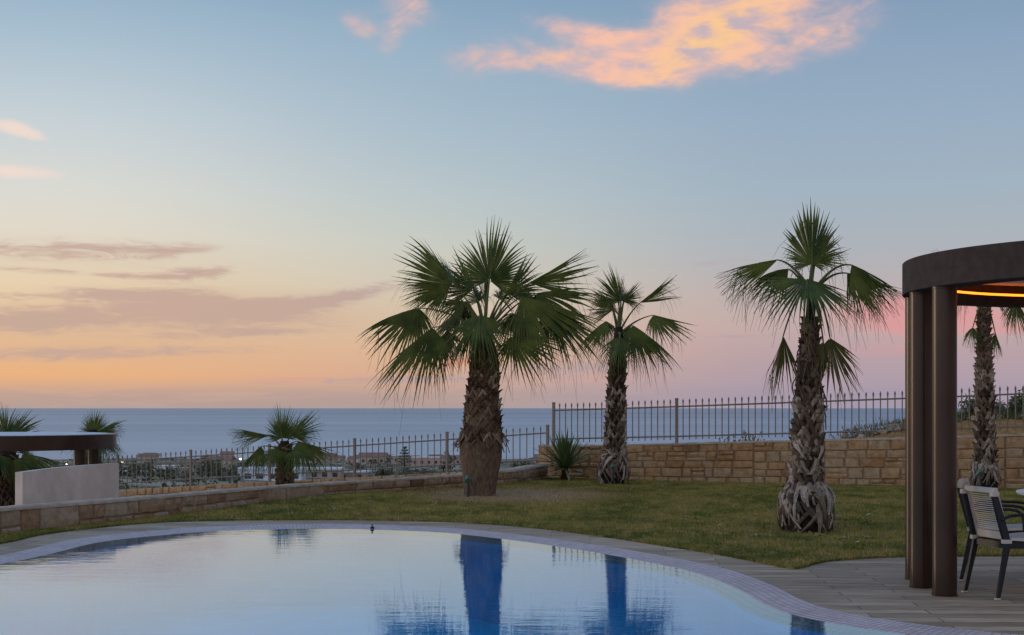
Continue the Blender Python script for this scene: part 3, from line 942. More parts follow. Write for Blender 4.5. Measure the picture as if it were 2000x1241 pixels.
# young palm on the lower terrace
palm('fan_palm', 31.0, 556, terr_z(-4.75),
     [(0,.18),(.4,.165),(.9,.15),(1.5,.115),(1.7,.09)],
     (552,880), [
     ((551,856,.0),(544,795,.05), CAMN, 100, 34, .02),
     ((569,851,.1),(612,803,.15), (-.3,-.85,.4), 78, 30, .03),
     ((524,851,.0),(459,834,.0), (.1,-.4,.9), 40, 58, .04),
     ((582,862,-.1),(652,880,-.1), TENT, 104, 50, .12),
     ((510,872,.0),(464,908,.0), TENT, 80, 50, .12),
     ((537,876,-.3),(516,912,-.35), (-.1,-.75,.65), 105, 25, .2),
     ((572,880,-.3),(590,902,-.4), MIX, 105, 25, .2),
     ((590,868,.4),(636,876,.5), MIX, 100, 35, .2),
     ], 'young short fan palm on the lower terrace, in front of the long sloping fence', 43, ls=1.18,
     boots_spec=[(.3,1.6,.085,10,dict(size=(.085,.12), out=.03, tones=(.1,.8)))], group=PG)
# two palms beside the far pergola
palm('fan_palm', 30.0, 12, terr_z(-10.2),
     [(0,.2),(.6,.19),(.75,.27),(1.6,.28),(2.2,.2),(2.45,.1)],
     (12,888), [
     ((20,856,.0),(62,806,.05), (-.3,-.9,.3), 100, 30, .06),
     ((10,852,.1),(6,797,.1), CAMN, 80, 30, .03),
     ((44,886,-.05),(128,905,-.05), MIX, 90, 40, .14),
     ((30,896,-.2),(70,920,-.25), MIX, 95, 35, .15),
     ((-20,860,.0),(-70,820,.05), CAMN, 100, 30, .06),
     ((-25,886,.0),(-95,905,.0), MIX, 95, 40, .15),
     ((0,890,-.3),(-8,925,-.4), (0,-.75,.65), 100, 25, .2),
     ((18,870,.4),(40,850,.8), MIX, 100, 30, .2),
     ], 'fan palm at the left picture edge, brown dead skirt showing under the far pergola roof', 53, ls=1.22,
     boots_spec=[(.2,2.2,.085,11,dict(size=(.09,.12), out=.035, tones=(.1,.6)))],
     shag_spec=[(.15,.8,60,dict(ln=(.2,.5), tones=(.3,1), splay=.05))], group=PG)
palm('fan_palm', 30.0, 180, terr_z(-8.4),
     [(0,.2),(.6,.18),(1.6,.15),(2.3,.13),(2.55,.09)],
     (184,866), [
     ((181,846,.0),(179,801,.05), CAMN, 108, 25, .04),
     ((196,842,.05),(238,822,.1), (-.2,-.75,.6), 100, 34, .06),
     ((165,844,.0),(115,842,.0), (.1,-.3,.95), 30, 60, .1),
     ((203,862,.0),(234,876,.0), MIX, 110, 35, .2),
     ((170,862,.1),(140,872,.1), MIX, 100, 35, .2),
     ((188,850,.4),(205,835,.8), MIX, 100, 35, .2),
     ((182,872,-.3),(180,892,-.4), (0,-.75,.65), 100, 25, .2),
     ], 'fan palm rising behind the right end of the far pergola roof', 63, ls=1.22,
     boots_spec=[(.2,2.4,.085,9,dict(size=(.075,.11), out=.03, tones=(.2,.8)))], group=PG)

# ------------------------------------------------------------------ spiky plant and small greenery
def sword_plant(name, p, n, L, label, cat, seed, w=.016, stem=.25, mat='yucca', e=(-5,88)):
    r = random.Random(seed); root = empty(name, p)
    st = MB(); st.tube([(0,0,-.02),(0.01,0,stem*.5),(0,0,stem)], [.085,.075,.06], 10, .3); st.build('stem', M['boot'], root)
    mb = MB()
    for i in range(n):
        az = i*2.399; el = R(e[0] + (e[1]-e[0])*((i+.5)/n)**.9); l = L*r.uniform(.75,1.08)
        d = Vector((math.cos(az)*math.cos(el), math.sin(az)*math.cos(el), math.sin(el)))
        sd = Vector((-math.sin(az), math.cos(az), 0)); nn = d.cross(sd)
        rows = []
        sag = r.uniform(.02,.10)*(1.6 if el < .3 else 1)
        for q in (0,.25,.55,.8,1):
            c = Vector((0,0,stem)) + d*l*q - Vector((0,0,1))*sag*l*q*q
            ww = w*(.8+.5*math.sin(q*2.2))*(1-q**3)+.001
            rows.append([c-sd*ww, c-nn*ww*.3, c+sd*ww])
        mb.grid(rows, r.uniform(.3,.55) if el > .15 else r.uniform(.6,1))
    mb.build('leaves', M[mat], root)
    tag(root, label, cat)
    return root
sword_plant('yucca_plant', gnd(1103,938,.02), 105, .80, 'spiky dark green yucca at the foot of the wall corner', 'plant', 4, w=.024, e=(-14,82))

def leaf_cloud(mb, c, rx, ry, rz, n, r, size=.05, lumps=6, tn=(.2,.7)):
    L = [(Vector((r.gauss(0,.45)*rx, r.gauss(0,.45)*ry, abs(r.gauss(.35,.35))*rz)), r.uniform(.35,.65)) for _ in range(lumps)]
    for _ in range(n):
        o, k = r.choice(L)
        v = Vector((r.gauss(0,1), r.gauss(0,1), r.gauss(0,1))).normalized()*(r.random()**.4)*k
        p = Vector(c) + o + Vector((v.x*rx, v.y*ry, v.z*rz))
        if p.z < c[2]: p.z = c[2] + abs(c[2]-p.z)*.3
        a = Vector((r.gauss(0,1), r.gauss(0,1), r.gauss(0,1))).normalized(); b = a.orthogonal().normalized(); s = size*r.uniform(.6,1.4)
        mb.quad(p-a*s, p-b*s*.45, p+a*s, p+b*s*.45, r.uniform(*tn))

def mound_z(x, y):
    t = min(1, max(0, (x-4.3)/4.2)); s = t*t*(3-2*t)
    return .33 + .92*s + .05*math.sin(x*2.3+y)*math.cos(y*1.7)
def wall_y(x):
    xs = [p.x for p in WALL]; return float(np.interp(x, xs, [p.y for p in WALL]))
# rising bank beyond the wall
mb = MB(); rows = []
for i in range(40):
    x = 4.0 + 14*i/39
    y0 = wall_y(x)+.40
    r0 = [(x, y0+.7*j, mound_z(x, y0+.7*j) - (0 if j < 3 else (j-2)**1.3*.12)) for j in range(16)]
    rows.append(r0)
mb.grid(rows)
mb.quad(*(rows[0][0], rows[0][-1], (4.0, rows[0][-1][1], -6), (4.0, rows[0][0][1], -6)))
M['bank'] = mat_plain('dry_bank', (.085,.085,.030,1), (.19,.15,.08,1), 9, .95, .8, 40)
tag(mb.build('bank', M['bank'], smooth=True), kind='structure')

def rock(mb, c, s, r, tn):
    d = [Vector((r.gauss(0,1), r.gauss(0,1), r.gauss(0,1))).normalized() for _ in range(14)]
    bm = bmesh.new()
    for q in d: bm.verts.new(Vector((q.x*s*r.uniform(.7,1.3), q.y*s*r.uniform(.7,1.3), q.z*s*.7))+Vector(c))
    res = bmesh.ops.convex_hull(bm, input=bm.verts)
    bm.verts.ensure_lookup_table()
    idx = {v: i for i, v in enumerate(bm.verts)}
    n = len(mb.v); mb.v += [tuple(v.co) for v in bm.verts]
    for f in bm.faces:
        mb.f.append(tuple(n+idx[v] for v in f.verts)); mb.c.append(tn)
    bm.free()
mb = MB(); r = random.Random(77)
for _ in range(330):
    x = r.uniform(5.9, 10.5); y = wall_y(x) + .42 + abs(r.gauss(0,.7))
    s = r.choice([.03,.04,.05,.07,.09])
    rock(mb, (x, y, mound_z(x,y)+s*.25), s, r, r.uniform(.3,1))
tag(mb.build('rubble', M['stone_low']), 'loose pale rubble on the bank behind the tall wall', 'rubble', kind='stuff')
mb = MB()
for _ in range(9000):
    x = r.uniform(5.6, 12); y = wall_y(x) + .42 + abs(r.gauss(0,1.4)); z = mound_z(x,y)
    if r.random() > .35 + .65*min(1, max(0,(x-6.5)/1.5)): continue
    h = r.uniform(.04,.13)*(1.6 if x > 7.9 else 1); a = r.uniform(0,6.28); w = .008
    mb.tri((x-w*math.cos(a), y-w*math.sin(a), z-.01), (x+w*math.cos(a), y+w*math.sin(a), z-.01), (x+r.gauss(0,.04), y+r.gauss(0,.04), z+h), r.uniform(.2,1))
tag(mb.build('wild_grass', M['bush']), 'wild green and straw grass on the bank behind the tall wall', 'grass', kind='stuff')

def bush(name, p, rx, rz, n, label, seed, mat='bush', size=.04, cat='shrub', group=None):
    r = random.Random(seed); root = empty(name, p)
    st = MB()
    for _ in range(5): st.tube([(0,0,-.03),(r.gauss(0,.3)*rx, r.gauss(0,.3)*rx, rz*.7)], [.014,.005], 5, .4)
    st.build('stems', M['boot'], root)
    mb = MB(); leaf_cloud(mb, (0,0,0), rx, rx, rz, n, r, size)
    mb.build('foliage', M[mat], root)
    tag(root, label, cat, group)
def on_bank(px, dy=.6):
    Y = 27.5
    for _ in range(6):
        x = (px-1000)/F*Y; Y = wall_y(x)+.4+dy
    x = (px-1000)/F*Y
    return (x, Y, mound_z(x,Y))
bush('shrub', on_bank(1893,.7), .30, .42, 900, 'leafy green shrub behind the wall, right of the pergola columns', 71)
bush('shrub', on_bank(1985,.9), .45, .36, 1000, 'dry olive-green shrub behind the wall at the right picture edge', 72)
bush('shrub', on_bank(1955,1.5), .30, .26, 500, 'small weedy bush between the slim palm trunk and the picture edge', 73, mat='dry_weed')
bush('shrub', (wx := 4.9, wall_y(4.9)+.55, .62), .16, .26, 260, 'low leafy weed showing above the wall left of the shaggy palm', 74, mat='scrub', size=.03)
def twigs(name, p, h, n, label, seed):
    r = random.Random(seed); mb = MB()
    for _ in range(n):
        a = r.uniform(0,6.28); x, y = r.gauss(0,.14), r.gauss(0,.08)
        t = Vector((x+r.gauss(0,.08), y, h*r.uniform(.6,1)))
        mb.tube([(x,y,-.05), (x*.9,y,h*.3), t], [.006,.005,.002], 4, r.uniform(.2,1))
        for _ in range(5):
            q = t.lerp(Vector((x,y,h*.3)), r.random()); mb.quad(q, q+Vector((.02,0,.02)), q+Vector((.01,.01,.05)), q+Vector((-.02,0,.02)), r.uniform(.5,1))
    o = mb.build(name, M['dry_weed']); o.location = p
    tag(o, label, 'plant')
twigs('dry_weed', (4.55, wall_y(4.55)+.5, .6), .42, 14, 'brittle grey weed stalks above the wall, between fence post and shaggy palm', 75)
twigs('dry_weed', (4.15, wall_y(4.15)+.5, .55), .36, 8, 'thin pale weed behind the fence, near the middle of the tall wall', 76)
twigs('dry_weed', (6.62, wall_y(6.62)+.7, mound_z(6.62,28.2)), .22, 12, 'tuft of rusty dry weed on the rubble behind the wall', 78)

# ------------------------------------------------------------------ round pergola
def ring_solid(mb, c, prof, seg=96, a0=0, col=.5):
    """closed profile [(r,z)...] swept round"""
    rows = []
    for k in range(seg):
        a = 2*math.pi*k/seg
        rows.append([(c[0]+r*math.cos(a), c[1]+r*math.sin(a), z) for r, z in prof])
    rows.append(rows[0])
    mb.grid(rows, col, closed=True)

def column_mesh(rad, h):
    mb = MB()
    mb.lathe([(0,rad+.006),(.012,rad+.006),(.014,rad),(h-.02,rad),(h-.018,rad+.003),(h,rad+.003)], 40)
    return mb.mesh('column', M['bronze'], smooth=False)

def mat_glow(name, c, s):
    m, nt, bs = new_mat(name)
    bs.inputs['Base Color'].default_value = (.8,.5,.2,1)
    bs.inputs['Emission Color'].default_value = c
    bs.inputs['Emission Strength'].default_value = s
    return m
M['led'] = mat_glow('warm_led', (1,.20,.008,1), 3.4)

def pergola(name, c, RR, floor, zb, zt, cols, label, lit=True, crad=.093, beam='fascia'):
    root = empty(name, (c[0], c[1], floor)); o = Vector((c[0], c[1], floor))
    zb -= floor; zt -= floor
    mb = MB()
    ring_solid(mb, (0,0), [(RR,zb+.004),(RR,zt-.006),(RR-.006,zt),(RR-.12,zt),(RR-.12,zb+.05),(RR-.195,zb+.05),(RR-.195,zb+.085),(RR-.24,zb+.085),(RR-.24,zb),(RR-.004,zb)], 160)
    f = mb.build('roof_beam', M[beam], root)
    ce = MB(); seg = 96
    ce.lathe([(zt-.075,RR-.122),(zt-.035,RR-.122)], seg)
    ce.build('ceiling', M['ceiling'], root)
    tp = MB(); tp.lathe([(zt-.03,RR-.122),(zt+.008,RR-.13)], seg); tp.build('roof_top', M['roofing'], root)
    if lit:
        ld = MB(); ring_solid(ld, (0,0), [(RR-.200,zb+.088),(RR-.200,zb+.106),(RR-.232,zb+.106),(RR-.232,zb+.088)], 120)
        ld.build('light_strip', M['led'], root)
    cm = column_mesh(crad, zb)
    for p in cols:
        q = bpy.data.objects.new('column', cm); COL.objects.link(q); q.parent = root; q.location = (p[0]-o.x, p[1]-o.y, .002)
    tag(root, label, 'pergola')
    return root
PC = (5.2, 11.92)
def colp(px, py, rad=.093):
    g = gnd(px, py); Y = g.y + rad; return ((px-1000)/F*Y, Y)
pcols = [colp(1845,1166), colp(1800,1150), colp(1790,1134)]
mir = [(2*PC[0]-x, y) for x, y in pcols]
pergola('round_pergola', PC, 2.0, 0.0, 2.385, 2.65, pcols+mir, 'round brown pergola with clustered columns and glowing light strip at the right picture edge')
FL2 = -1.63
pergola('round_pergola', (-8.86,25.5), 2.0, FL2, .755, 1.0, [(-7.25,24.9),(-7.3,25.9),(-10.3,24.6),(-10.4,26.1)],
        'dark flat round pergola at the left picture edge, standing on the lower terrace', lit=False, beam='bronze')
# floor pad so that the far pergola stands on something
mb = MB(); mb.lathe([(-.6,2.6),(0,2.6)], 48); pad = mb.build('terrace_pad', M['soil']); pad.location = (-8.86,25.5,FL2-.002); tag(pad, kind='structure')

# pale screen wall before it
mb = MB(); rows = []
for i in range(17):
    t = i/16
    x = -7.22 + .60*t - .06*math.sin(math.pi*t); y = 21.9 + 3.1*t
    d = Vector((.66,3.1)).normalized(); nn = Vector((d.y,-d.x))*-.12
    z0, z1 = -1.9, .50 + .02*t + .012*math.sin(math.pi*t)
    rows.append([(x,y,z0),(x,y,z1),(x+nn.x,y+nn.y,z1),(x+nn.x,y+nn.y,z0)])
mb.grid(rows, closed=True); mb.fan(rows[0]); mb.fan(rows[-1], flip=True)
tag(mb.build('screen_wall', M['render']), 'pale plain rendered screen wall below the dark far pergola roof', 'wall')

# ------------------------------------------------------------------ chairs and table
def make_chair(label):
    root = empty('garden_chair')
    tag(root, label, 'chair', 'chairs under the round pergola')
    def bar(mb, a, b, w, d, w2=None, d2=None, xax=Vector((1,0,0))):
        a = Vector(a); b = Vector(b); t = (b-a).normalized(); s = (xax - t*xax.dot(t)).normalized(); u = t.cross(s)
        w2 = w2 or w; d2 = d2 or d
        mb.grid([[p+s*(x*ww)+u*(y*dd) for x, y in ((-.5,-.5),(.5,-.5),(.5,.5),(-.5,.5))] for p, ww, dd in ((a,w,d),(b,w2,d2))], closed=True)
        mb.fan([a+s*(x*w)+u*(y*d) for x, y in ((-.5,-.5),(.5,-.5),(.5,.5),(-.5,.5))], flip=True)
        mb.fan([b+s*(x*w2)+u*(y*d2) for x, y in ((-.5,-.5),(.5,-.5),(.5,.5),(-.5,.5))])
    for sx in (-1, 1):
        m = MB(); bar(m, (sx*.235,-.325,0), (sx*.222,-.235,.425), .022, .028, .028, .046); lg = m.build('leg', M['navy'], root)
        ft = MB(); ft.box((sx*.2355,-.327,.006), (.031,.04,.012)); ft.build('foot', M['cream'], lg)
        m = MB(); bar(m, (sx*.235,.245,0), (sx*.225,.225,.425), .022, .027, .028, .038); lg = m.build('leg', M['navy'], root)
        ft = MB(); ft.box((sx*.2355,.247,.006), (.031,.038,.012)); ft.build('foot', M['cream'], lg)
        m = MB(); bar(m, (sx*.222,-.244,.44), (sx*.218,-.295,.62), .036, .05); bar(m, (sx*.218,-.295,.62), (sx*.213,-.345,.80), .036, .05, .032, .04); m.build('back_post', M['navy'], root)
        m = MB(); m.box((sx*.222,-.243,.436), (.042,.066,.03)); m.box((sx*.2135,-.34,.795), (.044,.056,.035)); m.build('joint_cap', M['cream'], root)
        m = MB()
        pts = [(sx*.235,-.29,.60),(sx*.262,-.24,.632),(sx*.272,-.12,.640),(sx*.272,.08,.640),(sx*.270,.155,.630),(sx*.262,.195,.600),(sx*.252,.205,.55),(sx*.242,.205,.42)]
        m.tube(pts, .0125, 8); m.build('armrest', M['navy'], root)
    m = MB(); rows = []
    for i in range(9):
        t = i/8; y = -.235 + .485*t; zz = .448 + .012*math.cos(t*2*math.pi)*.6 - .02*max(0,t-.85)/.15
        rows.append([(-.228,y,zz-.012),(-.222,y,zz+.012),(-.11,y,zz+.006),(0,y,zz+.003),(.11,y,zz+.006),(.222,y,zz+.012),(.228,y,zz-.012)])
    m.grid(rows); m.grid([[(-.228,r_[0][1],r_[0][2]-.008),(.228,r_[0][1],r_[0][2]-.008)] for r_ in rows][::-1])
    m.fan(rows[0]); m.fan(rows[-1], flip=True)
    m.build('seat', M['cream'], root, smooth=True)
    m = MB()
    bar(m, (-.205,-.235,.405), (.205,-.235,.405), .05, .022, xax=Vector((0,0,1)))
    bar(m, (-.21,.215,.405), (.21,.215,.405), .05, .022, xax=Vector((0,0,1)))
    for sx in (-1,1): bar(m, (sx*.212,-.22,.405), (sx*.212,.2,.405), .05, .022, xax=Vector((0,0,1)))
    m.build('seat_frame', M['navy'], root)
    m = MB()   # cream back shell: border and ladder of slats
    def yb(z): return float(np.interp(z, [.44,.62,.80,.84], [-.222,-.27,-.318,-.33]))
    for sx in (-1, 1):
        for z0, z1 in ((.46,.62),(.62,.81)): bar(m, (sx*.203,yb(z0),z0), (sx*.198,yb(z1),z1), .028, .03)
    rows = []
    for i in range(11):
        x = -.212+.424*i/10; b = -.022*(1-(x/.212)**2)
        rows.append([(x, yb(.82)+b-.018, .803),(x, yb(.82)+b-.016, .838),(x, yb(.82)+b+.012, .842),(x, yb(.82)+b+.016, .806)])
    m.grid(rows, closed=True); m.fan(rows[0]); m.fan(rows[-1], flip=True)
    rows = []
    for i in range(9):
        x = -.2+.4*i/8; b = -.02*(1-(x/.2)**2)
        rows.append([(x,yb(.47)+b-.012,.452),(x,yb(.5)+b-.012,.505),(x,yb(.5)+b+.008,.505),(x,yb(.47)+b+.01,.452)])
    m.grid(rows, closed=True)
    m.build('back_shell', M['cream'], root)
    m = MB()
    for k in range(17):
        z = .522 + .0163*k; pts = []
        for i in range(7):
            x = -.193+.386*i/6; pts.append((x, yb(z)-.02*(1-(x/.193)**2), z))
        m.tube(pts, .0046, 5, caps=False)
    m.build('back_slats', M['cream'], root, smooth=True)
    return root
ch = make_chair('near cream slat-back garden chair with dark legs, its back to the pool')
def seat_at(o, f1, f2):
    """rear feet at ground points f1 (its left foot) and f2 (its right)"""
    mid = (f1+f2)/2; d = (f2-f1); rz = math.atan2(d.y, d.x)
    fwd = Vector((-math.sin(rz), math.cos(rz)))
    o.location = (mid.x + fwd.x*.325, mid.y + fwd.y*.325, .003); o.rotation_euler = (0,0,rz)
seat_at(ch, Vector((3.555,11.66)), Vector((3.665,11.20)))
ch2 = copy_tree(ch); ch2['label'] = 'cream slat-back garden chair half hidden by the nearest pergola column'
seat_at(ch2, Vector((3.94,12.86)), Vector((3.755,12.42)))

tb = empty('round_table', (4.90,12.42,.002)); tag(tb, 'white round garden table just showing at the right picture edge', 'table')
m = MB(); m.lathe([(.715,.62),(.722,.645),(.738,.65),(.746,.645),(.748,.63)], 64); m.build('tabletop', M['tabletop'], tb)
m = MB(); m.lathe([(0,.26),(.02,.26),(.04,.05),(.69,.045),(.713,.16)], 32); m.build('pedestal', M['navy'], tb)

# ------------------------------------------------------------------ small garden lights and pool fitting
def uplight(p, label, s=1.0, rz=0):
    root = empty('garden_light', p, rz)
    m = MB(); m.tube([(0,0,-.03),(0,0,.24*s)], .028*s, 8); m.build('stake', M['black'], root)
    m = MB(); m.tube([(0,-.055*s,.27*s),(0,.06*s,.33*s)], [.055*s,.045*s], 10); m.build('lamp_head', M['green_pl'], root)
    tag(root, label, 'garden light', 'spike lights at the palms')
uplight((-2.06*0+ (914-1000)/F*23.86, 23.86, .02), 'dark spike light with green head against the stout palm trunk', .95)
uplight(((1197-1000)/F*27.5, 27.5, .12), 'green-headed spike light at the base of the slim corner palm', .8)
uplight(((1914-1000)/F*25.1, 25.1, .12), 'green-headed spike light at the palm behind the chairs', .8)
pf = MB(); pf.lathe([(-.03,.05),(.0,.05),(.006,.04),(.03,.012),(.055,.012),(.058,.028),(.07,.028)], 14)
g = gnd(727,1030,-.005); o = pf.build('pool_spout', M['navy']); o.location = g; o.scale = (.5,.5,.45)
tag(o, 'small metal spout on the far edge of the pool', 'spout')

# ------------------------------------------------------------------ hillside, sea and village
SEA = -40.0
def land_z(x, d):
    z = float(np.interp(d, [30,45,100,200,350,600,1000,1180,1300,1700], [-3.6,-3.9,-6.2,-9.7,-14.8,-23.4,-34.6,-39.4,-44,-60]))
    if d > 60:
        k = min(1, (d-60)/150)
        z += k*(.9*math.sin(x*.021+d*.013) + .6*math.sin(x*.05-d*.031))*(1 if d < 1000 else max(0,(1180-d)/180))
    return z
mb = MB(); rows = []
ds = [34,40,50,65,80,100,125,150,180,210,240,270,300,340,380,430,480,540,600,680,760,850,940,1030,1120,1200,1270,1320,1350,1380,1420,1500,1700]
for d in ds:
    rows.append([(u*d*1.0 + 0, d + (0 if d < 1000 else 22*math.sin(u*19)+14*math.sin(u*47+1)), land_z(u*d, d)) for u in np.linspace(-.85,.85,120)])
mb.grid(rows)
m, nt, bs = new_mat('hillside_fields')
co = geo_pos(nt)
a = nt.noise(co, .012, 5, .6); b = nt.noise(co, .09, 5, .65); c3 = nt.noise(co, .6, 4, .6)
c = nt.mix(nt.smooth(a, .42, .56), (.10,.088,.052,1), (.30,.245,.17,1))
c = nt.mix(nt.smooth(b, .48, .62), c, (.07,.072,.035,1))
c = nt.mix(nt.math('MULTIPLY', nt.smooth(c3, .4, .7), .5), c, (.19,.155,.11,1))
nt.l.new(c, bs.inputs['Base Color']); bs.inputs['Roughness'].default_value = 1; bs.inputs['Specular IOR Level'].default_value = .1
tag(mb.build('hillside', m, smooth=True), kind='structure')

def mat_sea():
    m, nt, bs = new_mat('sea_water')
    co = geo_pos(nt)
    # wind lanes: sheen of calmer and rougher streaks, put into the base colour
    lane = nt.noise(nt.mapping(co, (.00016, .0006, 1), (0,0,R(4))), 1.0, 5, .6, .5)
    lane2 = nt.noise(nt.mapping(co, (.0011, .006, 1), (0,0,R(-3))), 1.0, 4, .6)
    chop = nt.noise(nt.mapping(co, (.012, .05, 1)), 1.0, 6, .65)
    f = nt.math('ADD', nt.math('MULTIPLY', nt.smooth(lane, .38, .66), .7), nt.math('MULTIPLY', nt.smooth(lane2, .35, .7), .3))
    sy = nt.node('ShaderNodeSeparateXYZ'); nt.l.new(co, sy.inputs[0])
    near_sheen = nt.math('DIVIDE', 1350.0, nt.math('MAXIMUM', sy.outputs[1], 1200.0), clamp=True)  # sky sheen growing toward the shore, painted into the colour by distance
    f = nt.math('ADD', nt.math('MULTIPLY', f, .62), nt.math('MULTIPLY', near_sheen, .5), clamp=True)
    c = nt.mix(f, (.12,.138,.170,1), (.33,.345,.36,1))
    nt.l.new(c, bs.inputs['Base Color'])
    nt.l.new(nt.smooth(f, 0.0, 1.0, .36, .33), bs.inputs['Roughness'])
    bs.inputs['IOR'].default_value = 1.33
    nt.l.new(nt.bump(chop, .6, 6.0), bs.inputs['Normal'])
    return m
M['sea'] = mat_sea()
mb = MB(); rows = []
for d in (980, 2000, 4000, 9000, 20000, 50000, 160000):
    rows.append([(u*d, d, SEA) for u in np.linspace(-2.4,2.4,9)])
mb.grid(rows)
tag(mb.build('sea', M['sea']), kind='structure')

H = {}
H['white'] = mat_plain('house_white', (.50,.48,.46,1), (.60,.58,.55,1), .3, .9)
H['beige'] = mat_plain('house_beige', (.30,.25,.19,1), (.38,.32,.25,1), .3, .9)
H['pink'] = mat_plain('house_pink', (.36,.24,.19,1), (.42,.29,.23,1), .3, .9)
H['stone'] = mat_plain('house_stone', (.20,.17,.13,1), (.28,.24,.19,1), .5, .95)
H['tile'] = mat_plain('terracotta', (.17,.085,.055,1), (.24,.12,.08,1), .6, .9)
H['poly'] = mat_plain('greenhouse_sheet', (.52,.56,.62,1), (.62,.66,.72,1), .2, .5)
H['glass'] = mat_plain('dark_window', (.03,.035,.045,1), (.05,.055,.06,1), 1, .2)
def house(px, d, w, dep, h, wall, roof, label, name='village_house', nwin=3, rz=0.0, group=None, storeys=1, parapet=False):
    x = (px-1000)/F*d; z = land_z(x, d)
    root = empty(name, (x, d, z-.3), rz)
    m = MB(); m.box((0,0,h/2-.5), (w,dep,h+1.0)); m.build('wall', H[wall], root)
    m = MB()
    if roof == 'gable':
        q = .35; rh = max(1.0, dep*.22); a, b = w/2+q, dep/2+q
        m.grid([[(-a,-b,h+.02),(a,-b,h+.02)],[(-a,0,h+rh),(a,0,h+rh)],[(-a,b,h+.02),(a,b,h+.02)]])
        m.tri((-a,-b,h+.02),(-a,0,h+rh),(-a,b,h+.02)); m.tri((a,-b,h+.02),(a,b,h+.02),(a,0,h+rh)); m.quad((-a,-b,h+.02),(-a,b,h+.02),(a,b,h+.02),(a,-b,h+.02))
        m.build('roof', H['tile'], root)
    else:
        m.box((0,0,h+.16), (w+.3,dep+.3,.3))
        if parapet:
            for i in range(5): m.box((-w/2+w*(i+.5)/5, -dep/2+.2, h+.62), (w*.1,.4,.62))
        m.build('roof', H['white' if roof == 'flat' else 'poly' if roof == 'sheet' else 'stone'], root)
    for s in range(storeys):
        for i in range(nwin):
            m = MB(); m.box((-w/2+w*(i+.5)/nwin, -dep/2-.02, h*(s+.55)/storeys), (min(1.1,w*.12), .08, min(1.2,h*.4)))
            m.build('window', H['glass'], root)
    tag(root, label, 'house', group)
    return root
VG = 'far village houses with terracotta roofs'
VL = 'tiny terracotta-roofed house in the far village along the shore'
house(536, 245, 9.6, 6, 2.1, 'poly', 'sheet', 'long pale blue-white shed behind the young terrace palm', 'shed', nwin=5)
house(492, 262, 4.0, 5, 1.7, 'poly', 'sheet', 'low white shed roof left of the young terrace palm', 'shed', nwin=2)
house(628, 275, 7.6, 6, 1.9, 'beige', 'flat', 'low beige building with white roof edge right of the young terrace palm', 'farm_building', nwin=4)
house(690, 285, 6.0, 6, 1.5, 'stone', 'flat', 'low stone outbuilding with dark openings behind the long fence', 'farm_building', nwin=2)
house(372, 560, 7.2, 7, 3.6, 'stone', 'stone', 'square stone tower house with notched parapet seen through the long fence', 'tower_house', nwin=3, parapet=True)
house(353, 500, 6, 6, 2.6, 'stone', 'stone', 'stone house beside the notched tower house', nwin=2)
house(328, 520, 6.5, 6, 2.7, 'white', 'flat', 'pale flat house left of the notched tower house', nwin=2)
house(262, 330, 5.0, 5, 1.6, 'poly', 'sheet', 'white low shed just right of the pale screen wall', 'shed', nwin=2)
house(832, 640, 12, 8, 4.2, 'pink', 'flat', 'pink box-like house left of the stout palm trunk, near the shore', nwin=4)
house(775, 690, 9, 8, 4.0, 'beige', 'flat', 'beige block house in front of the tiered conifer', nwin=3)
house(1066, 760, 12, 8, 4.5, 'pink', 'gable', 'pink house with tiled roof behind the spiky yucca', nwin=4)
r = random.Random(5)
for px in (288,296,415,432,448,575,588,604,617,640,655,700,712,727,742,756,802,848,860,880):
    d = r.uniform(600, 1080)
    house(px + r.uniform(-5,5), d, r.uniform(8,13), 8, r.uniform(2.8,4.2), r.choice(['beige','pink','white','beige']), 'gable', VL, nwin=3, rz=r.uniform(-.25,.25), group=VG)

def tree(name, px, d, h, w, label, seed, mat='scrub', n=260, group=None, trunk=.3, shape='round', cat='tree'):
    r = random.Random(seed); x = (px-1000)/F*d
    root = empty(name, (x, d, land_z(x,d)-.2))
    m = MB(); m.tube([(0,0,-.3),(0,0,h*trunk),(0,0,h*.7)], [w*.06,w*.045,w*.02], 6); m.build('trunk', M['boot'], root)
    m = MB()
    if shape == 'round': leaf_cloud(m, (0,0,h*trunk*.7), w*.55, w*.55, h*.72, n, r, w*.09, 8)
    elif shape == 'tier':
        for k in range(6):
            zz = h*(.25+.13*k); rr = w*.5*(1-.14*k)
            for i in range(n//6):
                a = r.uniform(0,6.28); q = rr*math.sqrt(r.random()); p = Vector((math.cos(a)*q, math.sin(a)*q, zz+r.gauss(0,h*.02)+q*.15))
                v = Vector((r.gauss(0,1), r.gauss(0,1), r.gauss(0,.4))).normalized(); b = v.orthogonal().normalized(); s = w*.07
                m.quad(p-v*s, p-b*s*.5, p+v*s, p+b*s*.5, r.uniform(.2,.7))
    else:
        for i in range(n//6):
            a = r.uniform(0,6.28); e = R(r.uniform(-35,75)); l = w*.55
            dd = Vector((math.cos(a)*math.cos(e), math.sin(a)*math.cos(e), math.sin(e))); sd = Vector((-math.sin(a), math.cos(a), 0))*w*.05
            c0 = Vector((0,0,h*.75))
            m.grid([[c0-sd*.3,c0+sd*.3],[c0+dd*l*.6-sd,c0+dd*l*.6+sd],[c0+dd*l-Vector((0,0,l*.35)),c0+dd*l-Vector((0,0,l*.35))+sd*.1]], r.uniform(.2,.7))
    m.build('crown', M[mat], root)
    tag(root, label, cat, group)
tree('conifer_tree', 790, 620, 9.5, 6.5, 'tiered dark conifer rising above the village roofs, left of the stout palm', 1, shape='tier', n=420, trunk=.2)
tree('round_tree', 748, 330, 3.4, 3.0, 'round dark tree left of the beige block house', 2, n=420)
tree('round_tree', 762, 345, 2.6, 2.6, 'lower dark tree touching the round dark tree', 3, n=320)
